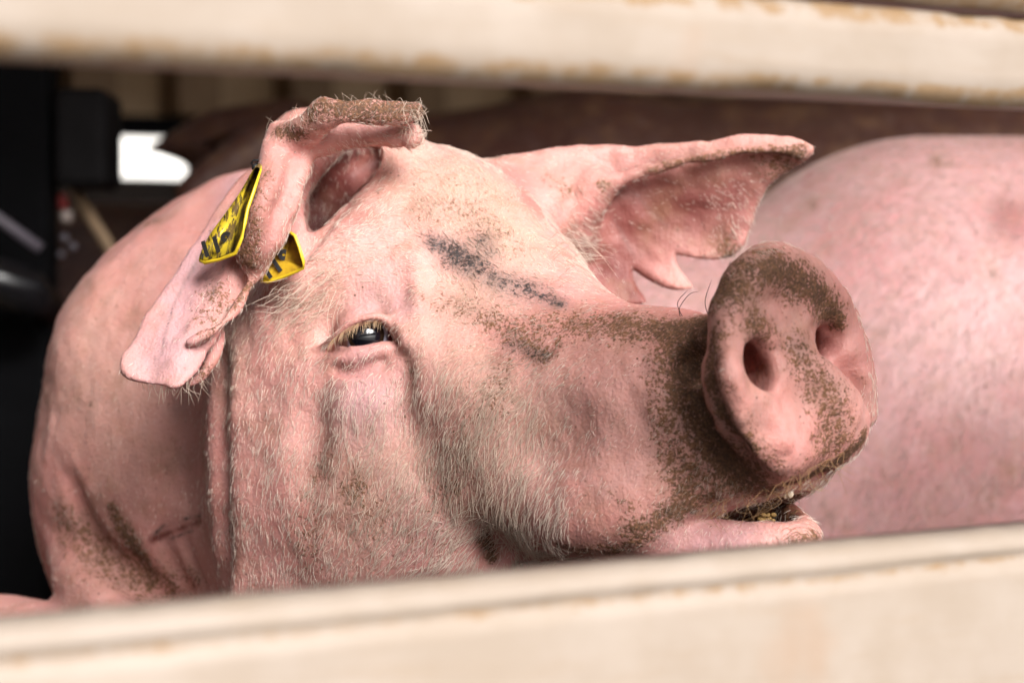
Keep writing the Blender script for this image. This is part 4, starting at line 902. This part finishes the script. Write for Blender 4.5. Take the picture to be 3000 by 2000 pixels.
# ------------------------------------------------------------------ inside of the trailer
TAN = plain('tan_panel', (0.44, 0.30, 0.18), 0.6, col2=(0.30, 0.19, 0.10), scale=6, bump=.001)
RIB = plain('brown_rib', (0.22, 0.13, 0.065), 0.6, scale=12)
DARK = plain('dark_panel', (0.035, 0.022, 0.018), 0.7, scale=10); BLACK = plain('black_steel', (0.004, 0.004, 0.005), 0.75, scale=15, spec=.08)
GREY = plain('dark_grey_plastic', (0.011, 0.010, 0.011), 0.7, scale=25, spec=.12); FLOORM = plain('trailer_floor', (0.14, 0.10, 0.06), 0.8, col2=(0.07, 0.045, 0.025), scale=14, bump=.004)
def struct(o): o['kind'] = 'structure'; return o
struct(box('floor', (-1.6, 0.0, -.75), (3.6, 2.5, -.69), FLOORM))
struct(box('roof', (-1.6, -.03, 1.0), (3.6, 2.5, 1.06), TAN))
FS = 2.35
def far_at(u, v, s_=FS):
    d = P(u, v, 0)-np.array([0, -CAMD, 0]); d = norm(d); o = np.array([0, -CAMD, 0])-B0
    k_ = (-s_-o@BN)/(d@BN); p = o+d*k_
    return p@BX, p@BU
wa, wb = far_at(345, 365), far_at(590, 525)
w0, w1, wz1, wz0 = wa[0], wb[0], wa[1], wb[1]
zt = far_at(500, 345)[1]
far = bpy.data.objects.new('far_wall', None); COL.objects.link(far); far.location = T(1, FS, -.69)
tag(far, 'dim far wall of the trailer with tan upper panels and one bright opening', 'wall')
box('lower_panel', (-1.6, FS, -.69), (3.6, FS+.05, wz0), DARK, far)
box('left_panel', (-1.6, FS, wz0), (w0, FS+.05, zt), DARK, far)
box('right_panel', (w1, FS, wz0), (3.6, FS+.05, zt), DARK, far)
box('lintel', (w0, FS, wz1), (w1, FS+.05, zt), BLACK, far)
ribs = [far_at(u, 260)[0] for u in (-300, 60, 235, 540, 870, 1200, 1560, 2000, 2500, 3000)]
for i in range(len(ribs)-1): box('upper_panel', (ribs[i]+.002, FS+.012, zt), (ribs[i+1]-.002, FS+.04, 1.0), TAN, far)
for t in ribs: box('rib', (t-.035, FS-.05, zt), (t+.035, FS+.012, 1.0), RIB, far, .004)
box('ledge', (-1.6, FS-.02, zt-.03), (3.6, FS-.001, zt), BLACK, far)
struct(box('end_wall', (-1.65, .05, -.69), (-1.6, 2.4, 1.0), DARK)); struct(box('end_wall', (3.6, .05, -.69), (3.65, 2.4, 1.0), DARK))
gm = plain('concrete_yard', (0.24, 0.225, 0.21), 0.85, col2=(0.19, 0.18, 0.17), scale=.6, bump=.004)
gv = [(-150, -150, -2.0), (150, -150, -2.0), (150, 150, -2.0), (-150, 150, -2.0)]
ge = bpy.data.meshes.new('ground'); ge.from_pydata(gv, [], [(0, 1, 2, 3)]); ge.update(); struct(link('ground', ge, gm, None, False))

# ------------------------------------------------------------------ black gate and fittings at the left
def tube_px(name, pts, rpx, mat, parent): return rod(name, [P(*p) for p in pts], [R(rpx, p[2]) for p in pts], mat, parent, 16)
gate = bpy.data.objects.new('gate', None); COL.objects.link(gate); gate.location = (P(75, 900, .95)[0], .95, -.69)
tag(gate, 'black steel gate post with a sloping rail at the left edge', 'gate')
def slab_px(name, u0, v0, u1, v1, y, dy, mat, parent, bev=.006):
    a, b_ = P(u0, v0, y), P(u1, v1, y); lo, hi = np.minimum(a, b_), np.maximum(a, b_); hi[1] = y+dy
    Vv = [(x, yy, z) for x in (lo[0], hi[0]) for yy in (y, y+dy) for z in (lo[2], hi[2])]
    me = bpy.data.meshes.new(name); me.from_pydata(Vv, [], [(0, 1, 3, 2), (4, 6, 7, 5), (0, 4, 5, 1), (2, 3, 7, 6), (0, 2, 6, 4), (1, 5, 7, 3)]); me.update()
    o = link(name, me, mat, None, False)
    md = o.modifiers.new('bevel', 'BEVEL'); md.width = bev; md.segments = 3
    if parent: child(o, parent)
    return o
zf = -.69
vfl = lambda y: 1000-zf/(CAMD+y)*FPX
slab_px('post', -60, -900, 140, vfl(.95), .95, .06, BLACK, gate)
GLOSS = plain('glossy_black', (0.010, 0.010, 0.012), 0.22, scale=20); GREYT = plain('grey_rail', (0.16, 0.14, 0.17), 0.4, scale=30)
tube_px('rail', [(-500, 330, .90), (-60, 600, .90), (118, 728, .90)], 16, GREYT, gate)
tube_px('lower_rail', [(-500, 620, .86), (-60, 805, .86), (70, 850, .86), (120, 905, .90)], 70, GLOSS, gate)
bxo = slab_px('junction_box', 152, 255, 312, 545, .95, .10, GREY, None, .01)
tag(bxo, 'dark grey box mounted beside the black post at upper left', 'box')
refl = bpy.data.objects.new('reflector', None); COL.objects.link(refl); refl.location = P(185, 600, 1.0)
tag(refl, 'small red and white reflector below the dark grey box', 'reflector')
slab_px('red_lens', 168, 565, 192, 612, 1.0, .02, plain('red_lens', (0.45, 0.02, 0.02), .3), refl, .004)
slab_px('white_lens', 176, 614, 205, 650, 1.0, .02, plain('white_lens', (0.6, 0.5, 0.45), .4), refl, .004)
st = rod('strut', [P(205, 545, 1.05), P(300, 690, 1.05), P(420, 900, 1.05)], R(18, 1.05), TAN, None, 12); tag(st, 'thin tan strut slanting down beside the reflector', 'strut')
for (u, v, r) in ((188, 695, 12), (213, 722, 12), (178, 745, 10)):
    vv, ff = uv_sphere(R(r, 1.0), 20, 14); bo = link('bolt', mesh_from('bolt', vv+P(u, v, .98), ff), plain('bolt_steel', (0.35, 0.33, 0.38), .3, 1.0)); child(bo, gate)

# ------------------------------------------------------------------ the other pigs
def simple_pig(name, loc, rz, label, base, dirt, extra=None, bend=0.0, head=True, scale=1.0, leg=0.66, res=0.011, fuzz=.14, nod=0.0):
    """A whole pig, rump at its origin, head towards local +x."""
    F = Field(np.arange(-.50, 1.55, res), np.arange(-.36, .36, res), np.arange(-leg-.09, .34, res)); A = np.array
    F.chain([(A([0, 0, 0]), .205), (A([.4, 0, -.01]), .215), (A([.75, 0, -.02]), .195)], k=.03)
    for sg in (-1, 1):
        F.ell(A([-.06, sg*.09, -.08]), (.16, .11, .20), k=.05)
        F.chain([(A([-.04, sg*.10, -.22]), .09), (A([-.08, sg*.10, -.42]), .05), (A([-.05, sg*.10, .06-leg]), .035), (A([-.03, sg*.10, -leg]), .036)], k=.04)
        F.chain([(A([.78, sg*.10, -.18]), .08), (A([.80, sg*.10, -.42]), .048), (A([.80, sg*.10, .06-leg]), .034), (A([.82, sg*.10, -leg]), .036)], k=.04)
    F.chain([(A([.80, 0, .02]), .17), (A([1.02, 0, .02]), .135)], k=.05)
    F.chain([(A([1.08-.04*nod, 0, .02-.05*nod]), .12), (A([1.25-.12*nod, 0, -.04-.14*nod]), .075), (A([1.36-.20*nod, 0, -.07-.2*nod]), .055)], k=.04)
    for sg in (-1, 1):
        F.chain([(A([1.02, sg*.09, .11]), .035), (A([1.10, sg*.15, .13]), .03), (A([1.2, sg*.17, .07]), .018)], k=.02)
    F.ell(A([-.20, .0, -.05]), (.20, .16, .17), k=.05)
    F.chain([(A([-.38, .03, .0]), .016), (A([-.42, .05, -.04]), .011), (A([-.41, .06, -.12]), .008)], k=.02)
    v, f = F.mesh(); v = smooth(v, f, 3)
    e = bpy.data.objects.new(name, None); COL.objects.link(e); e.location = loc; e.rotation_euler = (0, 0, rz)
    me = mesh_from('body', v, f); o = link('body', me, skin_material('pig_skin', fuzz, base, dirt)); o.parent = e
    n = len(v); z = np.zeros(n, np.float32); mk, rk = z, z
    if extra:
        c_, s_ = math.cos(rz), math.sin(rz); wv = np.stack([v[:, 0]*c_-v[:, 1]*s_+loc[0], v[:, 0]*s_+v[:, 1]*c_+loc[1], v[:, 2]+loc[2]], 1); fr = (v[:, 1]*c_+v[:, 0]*s_ < .1)
        pu = np.stack([wv[:, 0]/(CAMD+wv[:, 1])*FPX+1500, 1000-wv[:, 2]/(CAMD+wv[:, 1])*FPX], 1)
        sp = lambda L_: np.max([fr*st_*(1-smoothstep(.3, 1, np.hypot(pu[:, 0]-a_, pu[:, 1]-b_)/r_)) for a_, b_, r_, st_ in L_], 0).astype(np.float32)
        mk, rk = sp(extra[0]), sp(extra[1])
    for nm, ch_ in (('mask_a', (mk, z, rk)), ('mask_b', (z, z, z))):
        at = me.attributes.new(nm, 'FLOAT_COLOR', 'POINT'); at.data.foreach_set('color', np.stack(list(ch_)+[np.ones(n, np.float32)], 1).astype(np.float32).ravel())
    tag(e, label, 'pig', 'pigs in the trailer')
    return e
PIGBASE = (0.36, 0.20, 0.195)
def stand(c): return dict(loc=tuple(c), leg=float(c[2])+0.69-0.036)
p2 = simple_pig('pig', rz=math.radians(12), label='clean pale pink pig whose round back fills the right behind the snout', base=PIGBASE, dirt=.30, res=.008, extra=([(2380, 600, 34, .8), (2745, 478, 40, .8), (2905, 808, 34, .8), (2430, 722, 40, .5), (2500, 640, 120, .35), (2900, 1440, 90, .5), (2980, 1380, 80, .5)], [(2960, 640, 110, .55), (2850, 1350, 200, .3), (2700, 1500, 300, .3)]), **stand(P(2720, 1140, 0.55)))  # spots and stains, plus painted shade on the crease and lower flank
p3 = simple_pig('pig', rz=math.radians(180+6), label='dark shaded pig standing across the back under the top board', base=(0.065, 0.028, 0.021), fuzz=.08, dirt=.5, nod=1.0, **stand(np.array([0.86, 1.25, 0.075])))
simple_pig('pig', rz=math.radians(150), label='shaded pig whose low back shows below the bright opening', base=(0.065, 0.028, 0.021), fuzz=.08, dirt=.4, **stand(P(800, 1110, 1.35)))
# the dark pig's ear, pointing left in front of the opening
bpy.context.view_layer.update()
def ear_fan(pts, y, parent, mat):
    ol = spl(pts, 5); n = len(ol); c = ol.mean(0); rings = []; ks = (1.0, .9, .7, .4, .1)
    Vv = []
    for sgn in (-1, 1):
        for k_ in ks: Vv += [P(c[0]+(p[0]-c[0])*k_, c[1]+(p[1]-c[1])*k_, y+sgn*(0.004+0.022*math.sqrt(1-k_*k_))+0.05*((p[0]-466)*k_/500)) for p in ol]
    m = len(ks); Fs = []
    for h in range(2):
        for r in range(m-1):
            for i in range(n):
                q = (h*m*n+r*n+i, h*m*n+r*n+(i+1) % n, h*m*n+(r+1)*n+(i+1) % n, h*m*n+(r+1)*n+i); Fs.append(q if h else q[::-1])
    for i in range(n): Fs.append((i, (i+1) % n, m*n+(i+1) % n, m*n+i))
    me = bpy.data.meshes.new('ear'); me.from_pydata([tuple(v) for v in Vv], [], Fs+[tuple(range((m-1)*n, m*n)), tuple(range((2*m-1)*n, 2*m*n))[::-1]]); me.update()
    o = link('ear', me, mat); o.parent = parent; o.matrix_parent_inverse = parent.matrix_world.inverted(); return o
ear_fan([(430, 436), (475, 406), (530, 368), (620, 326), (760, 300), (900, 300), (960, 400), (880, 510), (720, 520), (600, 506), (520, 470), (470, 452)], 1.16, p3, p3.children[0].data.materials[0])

# bristles of the pale pig at the right, swept back and down
def coat(pig_, N, length, rad, col, seed):
    o = pig_.children[0]; me = o.data; rg = np.random.default_rng(seed); M = np.array(pig_.matrix_world)
    n = len(me.vertices); co = np.zeros(n*3, np.float32); me.vertices.foreach_get('co', co); nr = np.zeros(n*3, np.float32); me.vertices.foreach_get('normal', nr)
    co, nr = co.reshape(-1, 3), nr.reshape(-1, 3); f = np.zeros(len(me.loops), np.int32); me.loops.foreach_get('vertex_index', f); f = f.reshape(-1, 4)
    wn = nr@M[:3, :3].T; wc = co@M[:3, :3].T+M[:3, 3]; uv = project(wc)
    ok = (wn[:, 1] < .3) & (uv[:, 0] > 1600) & (uv[:, 0] < 3200) & (uv[:, 1] > 250) & (uv[:, 1] < 1700); f = f[ok[f].all(1)]
    a = f[rg.integers(0, len(f), N)]; wa_, wb_ = rg.random(N), rg.random(N); w = np.stack([(1-wa_)*(1-wb_), wa_*(1-wb_), wa_*wb_, (1-wa_)*wb_], 1)
    X = (co[a]*w[:, :, None]).sum(1); nn = (nr[a]*w[:, :, None]).sum(1); nn /= np.linalg.norm(nn, axis=1, keepdims=True)
    d = np.array([-.5, 0, -.8])+rg.normal(0, .22, (N, 3))+(VN(X, .05)-.5)[:, None]*.3; d -= nn*(d*nn).sum(1, keepdims=True); d /= np.linalg.norm(d, axis=1, keepdims=True)
    L = length*rg.uniform(.5, 1.2, N); pts = np.zeros((N, 4, 3)); pts[:, 0] = X
    for k in range(1, 4): pts[:, k] = pts[:, k-1]+(d+nn*(.35-.15*k))*(L/3)[:, None]
    cl = np.array(col)*rg.uniform(.6, 1.15, (N, 1)); br = VN(X, .02)[:, None]; cl = cl*(1-.5*br)+np.array([.22, .13, .08])*.5*br
    h = curves('bristles', pts, cl, np.full(N, rad)); h.parent = pig_; h.matrix_parent_inverse = Matrix.Identity(4)
coat(p2, 24000, .007, .00013, (.42, .30, .28), 4)

# a whitewashed backdrop added across the yard to brighten the opening
WHITE = plain('whitewash', (0.80, 0.79, 0.76), 0.8, col2=(0.72, 0.70, 0.66), scale=1.2)
added_backdrop = bpy.data.objects.new('added_backdrop', None); COL.objects.link(added_backdrop); added_backdrop.location = T(4, 14, -2.0)
tag(added_backdrop, 'white backdrop added outside to brighten the opening', 'backdrop')
box('wall', (-8, 14, -1.99), (18, 20, 3.2), WHITE, added_backdrop)
box('roof', (-8.4, 13.5, 3.203), (18.4, 20.5, 3.5), RIB, added_backdrop)
box('door', (9, 13.93, -1.99), (12, 13.997, 1.2), RIB, added_backdrop)
